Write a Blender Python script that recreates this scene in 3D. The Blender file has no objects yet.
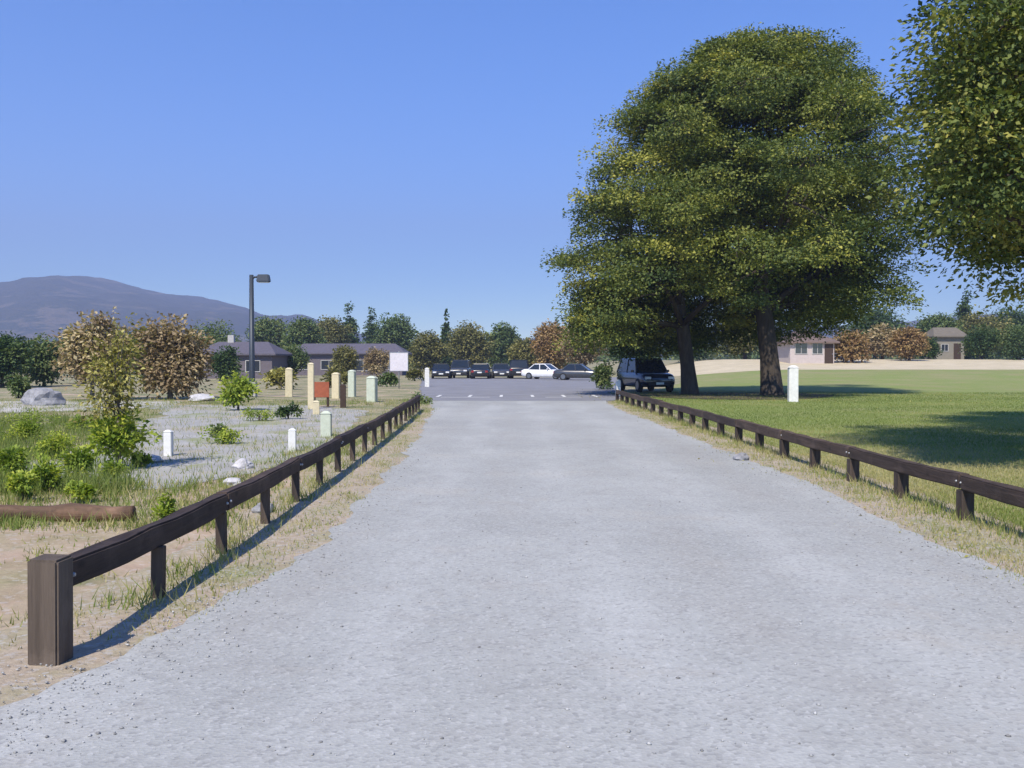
import bpy, bmesh, math, random
import numpy as np
from mathutils import Vector, Matrix

random.seed(7)
rng = np.random.default_rng(7)
S = bpy.context.scene
COL = S.collection
R = math.radians

# ------------------------------------------------------------------ camera
F = 1000.0                      # focal length in pixels of a 1024 wide frame
CAMZ = 1.6
PITCH = math.atan(22 / F)       # horizon sits a little above the middle
cam_d = bpy.data.cameras.new('camera')
cam = bpy.data.objects.new('camera', cam_d)
COL.objects.link(cam)
cam.location = (0, 0, CAMZ)
cam.rotation_euler = (R(90) - PITCH, 0, 0)
cam_d.sensor_width = 36.0
cam_d.lens = 36.0 * F / 1024
cam_d.clip_start = 0.05
cam_d.clip_end = 40000
S.camera = cam

def ray(px, py):
    x, y, z = (px - 512) / F, (384 - py) / F, 1.0
    c, s = math.cos(PITCH), math.sin(PITCH)
    return x, z * c + y * s, y * c - z * s      # world x, depth (y), up (z)

def at(px, py, d):
    """where the sight line through a photo point is at depth d"""
    x, y, z = ray(px, py)
    t = d / y
    return Vector((x * t, d, CAMZ + z * t))

def smooth(a, b, v):
    t = min(1.0, max(0.0, (v - a) / (b - a)))
    return t * t * (3 - 2 * t)

def terrain(x, y):
    """flat park, the ground on the right rises gently beyond the lawn"""
    return smooth(9, 26, x) * (0.85 * smooth(55, 95, y) + 1.05 * smooth(88, 118, y))

def ground_at(px, d):
    x = (px - 512) / F * d
    return Vector((x, d, terrain(x, d)))

# ------------------------------------------------------------------ objects
def tag(o, label=None, cat=None, group=None, kind=None):
    if label: o['label'] = label
    if cat: o['category'] = cat
    if group: o['group'] = group
    if kind: o['kind'] = kind
    return o

def thing(name, label, cat, loc=(0, 0, 0), rz=0.0, group=None):
    o = bpy.data.objects.new(name, None)
    COL.objects.link(o)
    o.empty_display_size = 0.3
    o.location = loc
    o.rotation_euler = (0, 0, rz)
    return tag(o, label, cat, group)

def link_mesh(name, me, mat, parent=None):
    o = bpy.data.objects.new(name, me)
    COL.objects.link(o)
    if mat is not None and not me.materials:
        me.materials.append(mat)
    if parent: o.parent = parent
    return o

def from_bm(name, bm, mat, parent=None, smooth_shade=False, bevel=0.0):
    if bevel:
        bmesh.ops.bevel(bm, geom=list(bm.edges), offset=bevel, segments=2, affect='EDGES', clamp_overlap=True)
    bmesh.ops.recalc_face_normals(bm, faces=list(bm.faces))
    me = bpy.data.meshes.new(name)
    bm.to_mesh(me)
    bm.free()
    if smooth_shade:
        for p in me.polygons: p.use_smooth = True
    return link_mesh(name, me, mat, parent)

def from_np(name, V, Fc, mat, parent=None, attrs=None, smooth_shade=False):
    """V (n,3); Fc (m,k) all faces with the same k"""
    V = np.asarray(V, np.float32); Fc = np.asarray(Fc, np.int32)
    me = bpy.data.meshes.new(name)
    m, k = Fc.shape
    me.vertices.add(len(V)); me.vertices.foreach_set('co', V.ravel())
    me.loops.add(m * k); me.loops.foreach_set('vertex_index', Fc.ravel())
    me.polygons.add(m)
    me.polygons.foreach_set('loop_start', np.arange(0, m * k, k, dtype=np.int32))
    if smooth_shade: me.polygons.foreach_set('use_smooth', np.ones(m, bool))
    if attrs:
        for an, av in attrs.items():
            a = me.attributes.new(an, 'FLOAT', 'POINT')
            a.data.foreach_set('value', np.asarray(av, np.float32))
    me.update(calc_edges=True)
    me.validate()
    return link_mesh(name, me, mat, parent)

def copy_tree(o, parent=None):
    c = o.copy(); COL.objects.link(c)
    if parent: c.parent = parent
    for ch in list(o.children): copy_tree(ch, c)
    return c

def add_box(bm, c, s, rot=None):
    M = Matrix.Translation(c)
    if rot is not None: M = M @ rot
    M = M @ Matrix.Diagonal((s[0], s[1], s[2], 1))
    return bmesh.ops.create_cube(bm, size=1.0, matrix=M)['verts']

def add_tube(bm, pts, rad, n=8, cap=True, wob=0.0):
    pts = [Vector(p) for p in pts]
    rings = []
    ref = None
    for i, p in enumerate(pts):
        if i == 0: t = pts[1] - pts[0]
        elif i == len(pts) - 1: t = pts[-1] - pts[-2]
        else: t = pts[i + 1] - pts[i - 1]
        t.normalize()
        if ref is None:
            ref = Vector((1, 0, 0)) if abs(t.x) < 0.8 else Vector((0, 1, 0))
        u = t.cross(ref).normalized(); v = t.cross(u).normalized()
        ref = v.cross(t) if False else ref
        ring = []
        for k in range(n):
            a = 2 * math.pi * k / n
            r = rad[i] * (1 + random.uniform(-wob, wob))
            ring.append(bm.verts.new(p + u * (r * math.cos(a)) + v * (r * math.sin(a))))
        rings.append(ring)
    for a, b in zip(rings, rings[1:]):
        for k in range(n):
            bm.faces.new((a[k], a[(k + 1) % n], b[(k + 1) % n], b[k]))
    if cap:
        bm.faces.new(rings[0][::-1]); bm.faces.new(rings[-1])

# ------------------------------------------------------------------ materials
class Nodes:
    def __init__(s, name):
        s.m = bpy.data.materials.new(name); s.m.use_nodes = True
        s.t = s.m.node_tree; s.t.nodes.clear()
        s.out = s.new('ShaderNodeOutputMaterial')
        s.bsdf = s.new('ShaderNodeBsdfPrincipled')
        s.link(s.bsdf.outputs[0], s.out.inputs['Surface'])
        s.bsdf.inputs['Specular IOR Level'].default_value = 0.3
        s._co = None
    def new(s, t, **kw):
        n = s.t.nodes.new(t)
        for k, v in kw.items(): setattr(n, k, v)
        return n
    def link(s, a, b): s.t.links.new(a, b)
    @property
    def co(s):
        if s._co is None: s._co = s.new('ShaderNodeTexCoord').outputs['Object']
        return s._co
    def pos(s): return s.new('ShaderNodeNewGeometry').outputs['Position']
    def scaled(s, v, sc):
        n = s.new('ShaderNodeVectorMath', operation='MULTIPLY')
        s.link(v, n.inputs[0]); n.inputs[1].default_value = sc
        return n.outputs[0]
    def noise(s, scale, detail=4, rough=0.55, co=None, dist=0.0):
        n = s.new('ShaderNodeTexNoise')
        s.link(co if co is not None else s.co, n.inputs['Vector'])
        n.inputs['Scale'].default_value = scale; n.inputs['Detail'].default_value = detail
        n.inputs['Roughness'].default_value = rough; n.inputs['Distortion'].default_value = dist
        return n.outputs[0]
    def voronoi(s, scale, co=None, out='Distance', feature='F1'):
        n = s.new('ShaderNodeTexVoronoi', feature=feature)
        s.link(co if co is not None else s.co, n.inputs['Vector'])
        n.inputs['Scale'].default_value = scale
        return n.outputs[out]
    def ramp(s, fac, stops, interp='LINEAR'):
        n = s.new('ShaderNodeValToRGB'); n.color_ramp.interpolation = interp
        e = n.color_ramp.elements
        while len(e) > 1: e.remove(e[-1])
        e[0].position = stops[0][0]; e[0].color = col(stops[0][1])
        for p, c in stops[1:]:
            q = e.new(p); q.color = col(c)
        s.link(fac, n.inputs[0])
        return n.outputs[0]
    def mix(s, fac, a, b, mode='MIX'):
        n = s.new('ShaderNodeMix', data_type='RGBA', blend_type=mode)
        for sock, v in ((n.inputs[0], fac), (n.inputs[6], a), (n.inputs[7], b)):
            if isinstance(v, (int, float)): sock.default_value = v
            elif isinstance(v, tuple): sock.default_value = col(v)
            else: s.link(v, sock)
        return n.outputs[2]
    def math(s, op, a, b=None, clamp=False):
        n = s.new('ShaderNodeMath', operation=op); n.use_clamp = clamp
        for i, v in enumerate((a, b)):
            if v is None: continue
            if isinstance(v, (int, float)): n.inputs[i].default_value = v
            else: s.link(v, n.inputs[i])
        return n.outputs[0]
    def base(s, c):
        if isinstance(c, tuple): s.bsdf.inputs['Base Color'].default_value = col(c)
        else: s.link(c, s.bsdf.inputs['Base Color'])
    def rough(s, r): s.bsdf.inputs['Roughness'].default_value = r
    def bump(s, h, strength=0.4, dist=0.01):
        n = s.new('ShaderNodeBump')
        n.inputs['Strength'].default_value = strength; n.inputs['Distance'].default_value = dist
        s.link(h, n.inputs['Height']); s.link(n.outputs[0], s.bsdf.inputs['Normal'])

def col(c):
    if isinstance(c, (int, float)): c = (c, c, c)
    return (c[0], c[1], c[2], 1.0)

def mat_plain(name, c, rough=0.7, var=0.12, scale=6.0, bump=0.15, metal=0.0, spec=0.3):
    n = Nodes(name)
    a = tuple(max(0, v * (1 - var)) for v in c); b = tuple(v * (1 + var) for v in c)
    n.base(n.ramp(n.noise(scale, 6, 0.65), [(0.3, a), (0.7, b)]))
    n.rough(rough); n.bsdf.inputs['Metallic'].default_value = metal
    n.bsdf.inputs['Specular IOR Level'].default_value = spec
    if bump: n.bump(n.noise(scale * 6, 4), bump, 0.004)
    return n.m

def mat_road():
    n = Nodes('pale_gravel')
    c = n.ramp(n.noise(0.22, 5, 0.65), [(0.3, (0.29, 0.297, 0.283)), (0.7, (0.375, 0.383, 0.365))])
    # wheel tracks: packed paler lines, with looser tan-grey gravel between them
    wob = n.noise(0.12, 3, 0.5, n.scaled(n.co, (0.4, 1, 1)))
    sx = n.new('ShaderNodeSeparateXYZ'); n.link(n.co, sx.inputs[0])
    ph = n.math('MULTIPLY', n.math('ADD', sx.outputs[0], n.math('MULTIPLY', wob, 1.6)), 2 * math.pi / 1.55)
    tr = n.math('ADD', n.math('MULTIPLY', n.math('COSINE', ph), 0.10), n.noise(0.8, 6, 0.7, n.scaled(n.co, (1, 0.25, 1))))
    c = n.mix(n.ramp(tr, [(0.5, 0.0), (0.85, 0.7)]), c, (0.45, 0.458, 0.44))
    c = n.mix(n.ramp(tr, [(0.15, 0.55), (0.45, 0.0)]), c, (0.285, 0.272, 0.245))
    mid = n.noise(2.2, 8, 0.75)
    c = n.mix(n.ramp(mid, [(0.48, 0.0), (0.72, 0.5)]), c, (0.25, 0.243, 0.228))
    dust = n.noise(0.55, 7, 0.7)
    c = n.mix(n.ramp(dust, [(0.55, 0.0), (0.7, 0.4)]), c, (0.43, 0.405, 0.35))
    peb = n.voronoi(46, out='Color')
    sep = n.new('ShaderNodeSeparateColor'); n.link(peb, sep.inputs[0])
    c = n.mix(n.ramp(sep.outputs[0], [(0.0, 0.45), (0.35, 0.0)]), c, (0.18, 0.18, 0.18))
    c = n.mix(n.ramp(sep.outputs[1], [(0.7, 0.0), (1.0, 0.3)]), c, (0.54, 0.54, 0.52))
    n.base(c); n.rough(0.92)
    h = n.math('ADD', n.voronoi(46), n.math('MULTIPLY', n.noise(5, 7, 0.75), 2.2))
    n.bump(h, 0.24, 0.012)
    return n.m

def mat_ground():
    n = Nodes('dry_earth_and_grass')
    soil = n.ramp(n.noise(1.7, 8, 0.7), [(0.3, (0.30, 0.215, 0.15)), (0.5, (0.42, 0.315, 0.225)), (0.72, (0.50, 0.40, 0.30))])
    dry = n.ramp(n.noise(7, 5, 0.7), [(0.3, (0.20, 0.18, 0.085)), (0.7, (0.37, 0.33, 0.19))])
    green = n.ramp(n.noise(9, 5, 0.7), [(0.3, (0.07, 0.10, 0.03)), (0.7, (0.17, 0.20, 0.07))])
    # bare earth by the gate post, grassier further up the park
    sx = n.new('ShaderNodeSeparateXYZ'); n.link(n.co, sx.inputs[0])
    far = n.new('ShaderNodeMapRange'); far.inputs[1].default_value = 7; far.inputs[2].default_value = 17
    n.link(sx.outputs[1], far.inputs[0])
    p1 = n.math('ADD', n.noise(0.35, 5, 0.65), n.math('MULTIPLY', far.outputs[0], 0.17))
    c = n.mix(n.ramp(p1, [(0.52, 0.0), (0.66, 0.85)]), soil, dry)
    p2 = n.math('ADD', n.noise(0.5, 6, 0.7, n.scaled(n.co, (1, 1, 3))), n.math('MULTIPLY', far.outputs[0], 0.12))
    c = n.mix(n.ramp(p2, [(0.58, 0.0), (0.70, 0.8)]), c, green)
    st = n.voronoi(24, out='Color')
    sep = n.new('ShaderNodeSeparateColor'); n.link(st, sep.inputs[0])
    c = n.mix(n.ramp(sep.outputs[0], [(0.82, 0.0), (1.0, 0.5)]), c, (0.5, 0.46, 0.42))
    n.base(c); n.rough(0.95)
    n.bump(n.math('ADD', n.noise(16, 7, 0.75), n.noise(3, 4)), 0.6, 0.04)
    return n.m

def mat_verge():
    n = Nodes('verge_of_gravel_and_dry_grass')
    g = n.ramp(n.noise(11, 7, 0.75), [(0.3, (0.27, 0.215, 0.155)), (0.7, (0.48, 0.40, 0.30))])
    dry = n.ramp(n.noise(14, 5, 0.7), [(0.3, (0.20, 0.19, 0.09)), (0.7, (0.38, 0.35, 0.20))])
    c = n.mix(n.ramp(n.noise(0.9, 6, 0.7), [(0.48, 0.0), (0.64, 0.7)]), g, dry)
    c = n.mix(n.ramp(n.noise(0.6, 6, 0.7, n.scaled(n.co, (1.3, 0.8, 1))), [(0.53, 0.0), (0.66, 0.7)]), c, (0.20, 0.22, 0.09))
    st = n.voronoi(36, out='Color')
    sep = n.new('ShaderNodeSeparateColor'); n.link(st, sep.inputs[0])
    c = n.mix(n.ramp(sep.outputs[0], [(0.7, 0.0), (1.0, 0.6)]), c, (0.45, 0.44, 0.43))
    n.base(c); n.rough(0.95)
    n.bump(n.noise(24, 7, 0.75), 0.6, 0.03)
    return n.m

def mat_lawn():
    n = Nodes('mown_lawn')
    g = n.ramp(n.noise(12, 6, 0.75), [(0.3, (0.13, 0.175, 0.042)), (0.7, (0.27, 0.31, 0.09))])
    dry = n.ramp(n.noise(10, 6, 0.75), [(0.3, (0.19, 0.19, 0.075)), (0.7, (0.34, 0.31, 0.15))])
    sx = n.new('ShaderNodeSeparateXYZ'); n.link(n.co, sx.inputs[0])
    near = n.new('ShaderNodeMapRange'); near.inputs[1].default_value = 12; near.inputs[2].default_value = 27
    near.inputs[3].default_value = 0.2; near.inputs[4].default_value = 0.0
    n.link(sx.outputs[1], near.inputs[0])
    fl = n.new('ShaderNodeMapRange'); fl.inputs[1].default_value = 48; fl.inputs[2].default_value = 80
    fl.inputs[3].default_value = 0.0; fl.inputs[4].default_value = 0.08
    n.link(sx.outputs[1], fl.inputs[0])
    p = n.math('ADD', n.noise(0.22, 8, 0.75), n.math('ADD', near.outputs[0], fl.outputs[0]))
    c = n.mix(n.ramp(p, [(0.5, 0.0), (0.68, 0.9)]), g, dry)
    n.base(c); n.rough(0.95)
    n.bump(n.noise(30, 6, 0.8), 0.6, 0.03)
    return n.m

def mat_asphalt(name, a, b):
    n = Nodes(name)
    c = n.ramp(n.noise(0.5, 6, 0.65), [(0.3, a), (0.7, b)])
    c = n.mix(n.ramp(n.noise(40, 3, 0.7), [(0.5, 0.0), (0.8, 0.5)]), c, tuple(v * 1.5 for v in b))
    n.base(c); n.rough(0.85)
    n.bump(n.noise(50, 4, 0.7), 0.3, 0.01)
    return n.m

def mat_yard():
    n = Nodes('grey_gravel_yard')
    c = n.ramp(n.noise(0.8, 7, 0.7), [(0.3, (0.26, 0.255, 0.235)), (0.7, (0.42, 0.41, 0.385))])
    c = n.mix(n.ramp(n.noise(0.55, 7, 0.7, n.scaled(n.co, (1, 0.5, 1))), [(0.5, 0.0), (0.62, 0.75)]), c, (0.36, 0.31, 0.22))
    c = n.mix(n.ramp(n.noise(0.8, 8, 0.75, n.scaled(n.co, (0.8, 0.4, 2))), [(0.52, 0.0), (0.60, 0.8)]), c, (0.24, 0.26, 0.11))
    n.base(c); n.rough(0.9)
    n.bump(n.noise(30, 6, 0.75), 0.6, 0.02)
    return n.m

def mat_wood(name, a, b, axis=1, rough=0.8):
    n = Nodes(name)
    sc = [14, 14, 14]; sc[axis] = 0.9
    gr = n.noise(1.0, 8, 0.7, n.scaled(n.co, tuple(sc)))
    c = n.ramp(gr, [(0.3, a), (0.7, b)])
    c = n.mix(n.ramp(n.noise(2.2, 6, 0.7), [(0.5, 0.0), (0.75, 0.55)]), c, tuple(min(1, v * 1.9 + 0.015) for v in b))
    oi = n.new('ShaderNodeObjectInfo')
    knots = n.voronoi(2.6, n.scaled(n.co, tuple(2.2 if q != axis else 0.9 for q in range(3))))
    c = n.mix(n.ramp(knots, [(0.05, 0.8), (0.16, 0.0)]), c, tuple(v * 0.45 for v in a))
    c = n.mix(1.0, c, n.ramp(oi.outputs['Random'], [(0, (0.72, 0.72, 0.74)), (0.5, (1.0, 0.97, 0.93)), (1, (1.3, 1.26, 1.2))]), 'MULTIPLY')
    n.base(c); n.rough(rough)
    n.bump(gr, 0.7, 0.02)
    return n.m

def mat_leaf(name, stops, trans=0.25):
    n = Nodes(name)
    at_ = n.new('ShaderNodeAttribute'); at_.attribute_name = 'tint'
    c = n.ramp(at_.outputs['Fac'], stops)
    n.base(c); n.rough(0.6)
    n.bsdf.inputs['Specular IOR Level'].default_value = 0.25
    tr = n.new('ShaderNodeBsdfTranslucent')
    tc = n.mix(1.0, c, (1.25, 1.35, 0.6), 'MULTIPLY'); n.link(tc, tr.inputs[0])
    ms = n.new('ShaderNodeMixShader'); ms.inputs[0].default_value = trans
    n.link(n.bsdf.outputs[0], ms.inputs[1]); n.link(tr.outputs[0], ms.inputs[2])
    n.link(ms.outputs[0], n.out.inputs['Surface'])
    return n.m

def mat_bark(name, a, b):
    n = Nodes(name)
    g = n.noise(1.0, 7, 0.7, n.scaled(n.co, (7, 7, 1.3)))
    n.base(n.ramp(g, [(0.3, a), (0.7, b)])); n.rough(0.9)
    n.bump(g, 0.9, 0.05)
    return n.m

def mat_paint(name, c, rough=0.25, coat=0.6):
    n = Nodes(name)
    n.base(n.ramp(n.noise(3, 5, 0.6), [(0.3, tuple(v * 0.92 for v in c)), (0.7, c)]))
    n.rough(rough); n.bsdf.inputs['Coat Weight'].default_value = coat
    n.bsdf.inputs['Specular IOR Level'].default_value = 0.5
    return n.m

def mat_glass_dark(name, c=(0.015, 0.02, 0.025)):
    n = Nodes(name); n.base(c); n.rough(0.06)
    n.bsdf.inputs['Specular IOR Level'].default_value = 0.6
    return n.m

M = dict(
    road=mat_road(), ground=mat_ground(), verge=mat_verge(), lawn=mat_lawn(),
    asphalt=mat_asphalt('worn_asphalt', (0.17, 0.17, 0.18), (0.235, 0.235, 0.25)),
    yard=mat_yard(),
    path=mat_asphalt('pale_path_gravel', (0.36, 0.34, 0.30), (0.47, 0.45, 0.41)),
    straw=mat_asphalt('straw_dry_grass', (0.42, 0.36, 0.23), (0.56, 0.48, 0.33)),
    white_line=mat_plain('worn_white_road_paint', (0.62, 0.62, 0.6), 0.8, 0.2, 9),
    rail=mat_wood('dark_stained_timber', (0.022, 0.015, 0.012), (0.062, 0.043, 0.034), 1),
    rail_brown=mat_wood('weathered_brown_timber', (0.035, 0.024, 0.018), (0.095, 0.068, 0.052), 1),
    post=mat_wood('weathered_post_timber', (0.055, 0.043, 0.034), (0.125, 0.10, 0.08), 2),
    post_dark=mat_wood('dark_post_timber', (0.03, 0.022, 0.018), (0.085, 0.066, 0.052), 2),
    bark=mat_bark('dark_bark', (0.025, 0.02, 0.016), (0.085, 0.068, 0.052)),
    bark_pale=mat_bark('grey_bark', (0.09, 0.075, 0.06), (0.2, 0.17, 0.14)),
    leaf_big=mat_leaf('olive_green_leaves', [(0.0, (0.047, 0.080, 0.026)), (0.4, (0.117, 0.150, 0.038)), (0.75, (0.244, 0.261, 0.054)), (1.0, (0.386, 0.363, 0.071))]),
    leaf_near=mat_leaf('near_tree_leaves', [(0.0, (0.037, 0.068, 0.023)), (0.45, (0.117, 0.154, 0.039)), (0.8, (0.243, 0.253, 0.062)), (1.0, (0.365, 0.344, 0.087))]),
    leaf_lime=mat_leaf('lime_green_leaves', [(0.0, (0.127, 0.195, 0.028)), (0.5, (0.236, 0.312, 0.041)), (1.0, (0.439, 0.469, 0.068))], 0.35),
    leaf_yellow=mat_leaf('yellowing_olive_leaves', [(0.0, (0.155, 0.137, 0.038)), (0.5, (0.294, 0.274, 0.074)), (1.0, (0.513, 0.466, 0.179))], 0.3),
    leaf_brown=mat_leaf('brown_autumn_leaves', [(0.0, (0.165, 0.116, 0.065)), (0.5, (0.315, 0.239, 0.137)), (1.0, (0.510, 0.420, 0.234))], 0.25),
    leaf_rust=mat_leaf('rusty_autumn_leaves', [(0.0, (0.182, 0.109, 0.049)), (0.5, (0.325, 0.210, 0.098)), (1.0, (0.442, 0.334, 0.154))], 0.25),
    leaf_dark=mat_leaf('dark_green_leaves', [(0.0, (0.025, 0.053, 0.019)), (0.5, (0.062, 0.110, 0.035)), (1.0, (0.146, 0.190, 0.058))]),
    leaf_mid=mat_leaf('mid_green_leaves', [(0.0, (0.061, 0.102, 0.037)), (0.5, (0.122, 0.174, 0.061)), (1.0, (0.224, 0.245, 0.091))]),
    leaf_olive=mat_leaf('olive_brown_leaves', [(0.0, (0.087, 0.094, 0.032)), (0.5, (0.192, 0.187, 0.062)), (1.0, (0.307, 0.269, 0.097))]),
    blade=mat_leaf('grass_blades', [(0.0, (0.10, 0.15, 0.03)), (0.45, (0.20, 0.25, 0.06)), (0.7, (0.33, 0.31, 0.12)), (1.0, (0.46, 0.39, 0.21))], 0.3),
    stone=mat_plain('grey_stone', (0.25, 0.25, 0.26), 0.9, 0.35, 5, 0.5),
    stone_pale=mat_plain('pale_stone', (0.46, 0.45, 0.45), 0.9, 0.2, 7, 0.5),
    log=mat_wood('earthy_log', (0.045, 0.03, 0.02), (0.14, 0.085, 0.055), 0),
    white=mat_plain('white_paint', (0.66, 0.66, 0.63), 0.6, 0.12, 9, 0.1),
    cream=mat_plain('cream_paint', (0.56, 0.49, 0.32), 0.7, 0.12, 9, 0.1),
    palegreen=mat_plain('pale_green_paint', (0.46, 0.50, 0.40), 0.7, 0.12, 9, 0.1),
    rust=mat_plain('rust_red_paint', (0.30, 0.085, 0.04), 0.65, 0.2, 9, 0.1),
    brownpaint=mat_plain('dark_brown_paint', (0.05, 0.032, 0.022), 0.7, 0.2, 9, 0.1),
    steel=mat_plain('dark_grey_steel', (0.045, 0.055, 0.07), 0.45, 0.1, 20, 0.0, 0.3),
    galv=mat_plain('galvanised_steel', (0.35, 0.36, 0.37), 0.45, 0.1, 20, 0.0, 0.7),
    lens=mat_plain('lamp_lens', (0.55, 0.55, 0.52), 0.3, 0.05, 20, 0.0),
    concrete=mat_plain('concrete', (0.4, 0.39, 0.37), 0.9, 0.15, 5, 0.3),
    tyre=mat_plain('tyre_rubber', (0.018, 0.018, 0.018), 0.8, 0.1, 20, 0.2),
    alloy=mat_plain('wheel_alloy', (0.22, 0.22, 0.23), 0.35, 0.05, 20, 0.0, 0.8),
    carglass=mat_glass_dark('tinted_car_glass'),
    headlamp=mat_plain('headlamp_plastic', (0.7, 0.7, 0.7), 0.15, 0.02, 20, 0.0, 0.0, 0.6),
    taillamp=mat_plain('tail_lamp_plastic', (0.25, 0.015, 0.012), 0.2, 0.05, 20, 0.0, 0.0, 0.6),
    plate=mat_plain('plate_white', (0.7, 0.7, 0.66), 0.4, 0.02, 20, 0.0),
    trim=mat_plain('black_trim', (0.02, 0.02, 0.022), 0.6, 0.1, 20, 0.0),
    pane=mat_glass_dark('window_glass', (0.03, 0.036, 0.045)),
    roof_grey=mat_plain('slate_purple_roof', (0.105, 0.095, 0.115), 0.75, 0.15, 3, 0.3),
    roof_rust=mat_plain('rust_roof', (0.16, 0.115, 0.095), 0.8, 0.15, 3, 0.3),
    roof_brown=mat_plain('brown_roof', (0.15, 0.13, 0.10), 0.8, 0.15, 3, 0.3),
    wall_mauve=mat_plain('mauve_grey_wall', (0.13, 0.112, 0.125), 0.8, 0.1, 3, 0.1),
    wall_pink=mat_plain('pale_pink_wall', (0.46, 0.40, 0.375), 0.8, 0.08, 3, 0.1),
    wall_olive=mat_plain('olive_brown_wall', (0.22, 0.20, 0.16), 0.8, 0.1, 3, 0.1),
    sign_white=mat_plain('sign_white', (0.60, 0.57, 0.61), 0.5, 0.1, 9, 0.0),
)

# ------------------------------------------------------------------ sky and sun
SUN_EL = R(49)
SH = Vector((0.30, 0.81))                       # shadows run away from us and a little to the right
to_sun = Vector((-SH.x, -SH.y)).normalized()
w = bpy.data.worlds.new('World'); S.world = w; w.use_nodes = True
nt = w.node_tree; bg = nt.nodes['Background']
sky = nt.nodes.new('ShaderNodeTexSky'); sky.sky_type = 'NISHITA'
sky.sun_disc = False; sky.sun_elevation = SUN_EL
sky.sun_rotation = math.atan2(to_sun.x, to_sun.y)
sky.altitude = 300; sky.air_density = 0.85; sky.dust_density = 0.0; sky.ozone_density = 5.0
hs = nt.nodes.new('ShaderNodeHueSaturation'); hs.inputs['Saturation'].default_value = 1.3; hs.inputs['Hue'].default_value = 0.511
nt.links.new(sky.outputs[0], hs.inputs['Color']); nt.links.new(hs.outputs[0], bg.inputs[0]); bg.inputs[1].default_value = 0.15
sun_d = bpy.data.lights.new('sun', 'SUN'); sun_d.energy = 5.0; sun_d.angle = R(0.53); sun_d.color = (1.0, 0.92, 0.80)
sun = bpy.data.objects.new('sun', sun_d); COL.objects.link(sun)
dv = Vector((to_sun.x * math.cos(SUN_EL), to_sun.y * math.cos(SUN_EL), math.sin(SUN_EL)))
sun.rotation_euler = dv.to_track_quat('Z', 'Y').to_euler()
sun.location = (-15, -30, 60)
vs = S.view_settings
vs.view_transform = 'Standard'; vs.look = 'None'; vs.exposure = 0.6; vs.gamma = 1.0; vs.use_curve_mapping = False
S.cycles.use_denoising = True
S.cycles.max_bounces = 8; S.cycles.transparent_max_bounces = 8
S.cycles.volume_bounces = 0

# ------------------------------------------------------------------ ground sheets
def axis(a, fine0, fine1, step, b):
    v = list(np.arange(fine0, fine1 + 1e-6, step))
    s = step
    x = fine1
    while x < b: s *= 1.35; x += s; v.append(min(x, b))
    s = step; x = fine0
    while x > a: s *= 1.35; x -= s; v.insert(0, max(x, a))
    return np.array(sorted(set(round(float(q), 3) for q in v)))

def grid_sheet(name, xs, ys, dz, mat, zf=terrain):
    nx, ny = len(xs), len(ys)
    V = np.array([(x, y, zf(x, y) + dz) for y in ys for x in xs])
    i = np.arange(nx * ny).reshape(ny, nx)
    Fc = np.stack([i[:-1, :-1].ravel(), i[:-1, 1:].ravel(), i[1:, 1:].ravel(), i[1:, :-1].ravel()], 1)
    return from_np(name, V, Fc, mat)

tag(grid_sheet('ground', axis(-3700, -60, 80, 2, 3700), axis(-300, -10, 170, 2, 3500), 0, M['ground']), kind='structure')

def strip(name, rows, dz, mat, step=0.35, jag=0.1, seed=1, cols=14, zf=terrain):
    """a sheet between a left and a right edge given as (y, xl, xr); edges wander a little"""
    r = random.Random(seed)
    ys = [q[0] for q in rows]
    n = max(2, int((ys[-1] - ys[0]) / step))
    V = []
    ja = jb = 0
    for k in range(n + 1):
        y = ys[0] + (ys[-1] - ys[0]) * k / n
        xl = float(np.interp(y, ys, [q[1] for q in rows])); xr = float(np.interp(y, ys, [q[2] for q in rows]))
        ja = ja * 0.75 + r.uniform(-jag, jag); jb = jb * 0.75 + r.uniform(-jag, jag)
        xl += ja; xr += jb
        for c in range(cols + 1):
            x = xl + (xr - xl) * c / cols
            V.append((x, y, zf(x, y) + dz))
    i = np.arange((n + 1) * (cols + 1)).reshape(n + 1, cols + 1)
    Fc = np.stack([i[:-1, :-1].ravel(), i[:-1, 1:].ravel(), i[1:, 1:].ravel(), i[1:, :-1].ravel()], 1)
    return tag(from_np(name, V, Fc, mat), kind='structure')

# lawn on the right, straw-dry band at its far side, verges, road, car park
strip('lawn', [(4, 4.9, 40), (12, 4.9, 46), (26, 4.9, 52), (40, 5.6, 56), (60, 9, 62), (97, 18, 70)], 0.008, M['lawn'], 0.8, 0.12, 3, cols=60)
strip('dry_grass_bank', [(92, 13, 70), (104, 14, 72), (121, 15, 75)], 0.014, M['straw'], 0.8, 0.35, 4, cols=50)
strip('verge', [(-6, -5.2, 5.0), (3, -4.3, 5.0), (5, -3.1, 5.0), (8, -2.75, 5.0), (20, -2.95, 4.95), (40, -4.0, 5.0)], 0.006, M['verge'], 0.3, 0.07, 5, cols=20)
ROAD = [(-6, -4.2, 4.1), (2, -3.0, 3.7), (4.5, -2.3, 3.55), (6, -1.98, 3.62), (8, -1.75, 3.72), (12, -1.68, 3.9), (20, -1.95, 3.8), (33, -2.6, 3.6), (40, -3.3, 3.8), (44.5, -4.4, 4.3)]
strip('gravel_road', ROAD, 0.012, M['road'], 0.16, 0.055, 6, cols=30)
strip('car_park', [(41, -3.6, 4.2), (43, -3.9, 4.6), (46, -4.2, 5.2), (60, -5.5, 6.3), (92, -8.3, 9.6), (102, -11, 11)], 0.016, M['asphalt'], 0.4, 0.05, 7, cols=30)
V, Fc = [(10.2, 47.5, 0.020)], []
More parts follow.
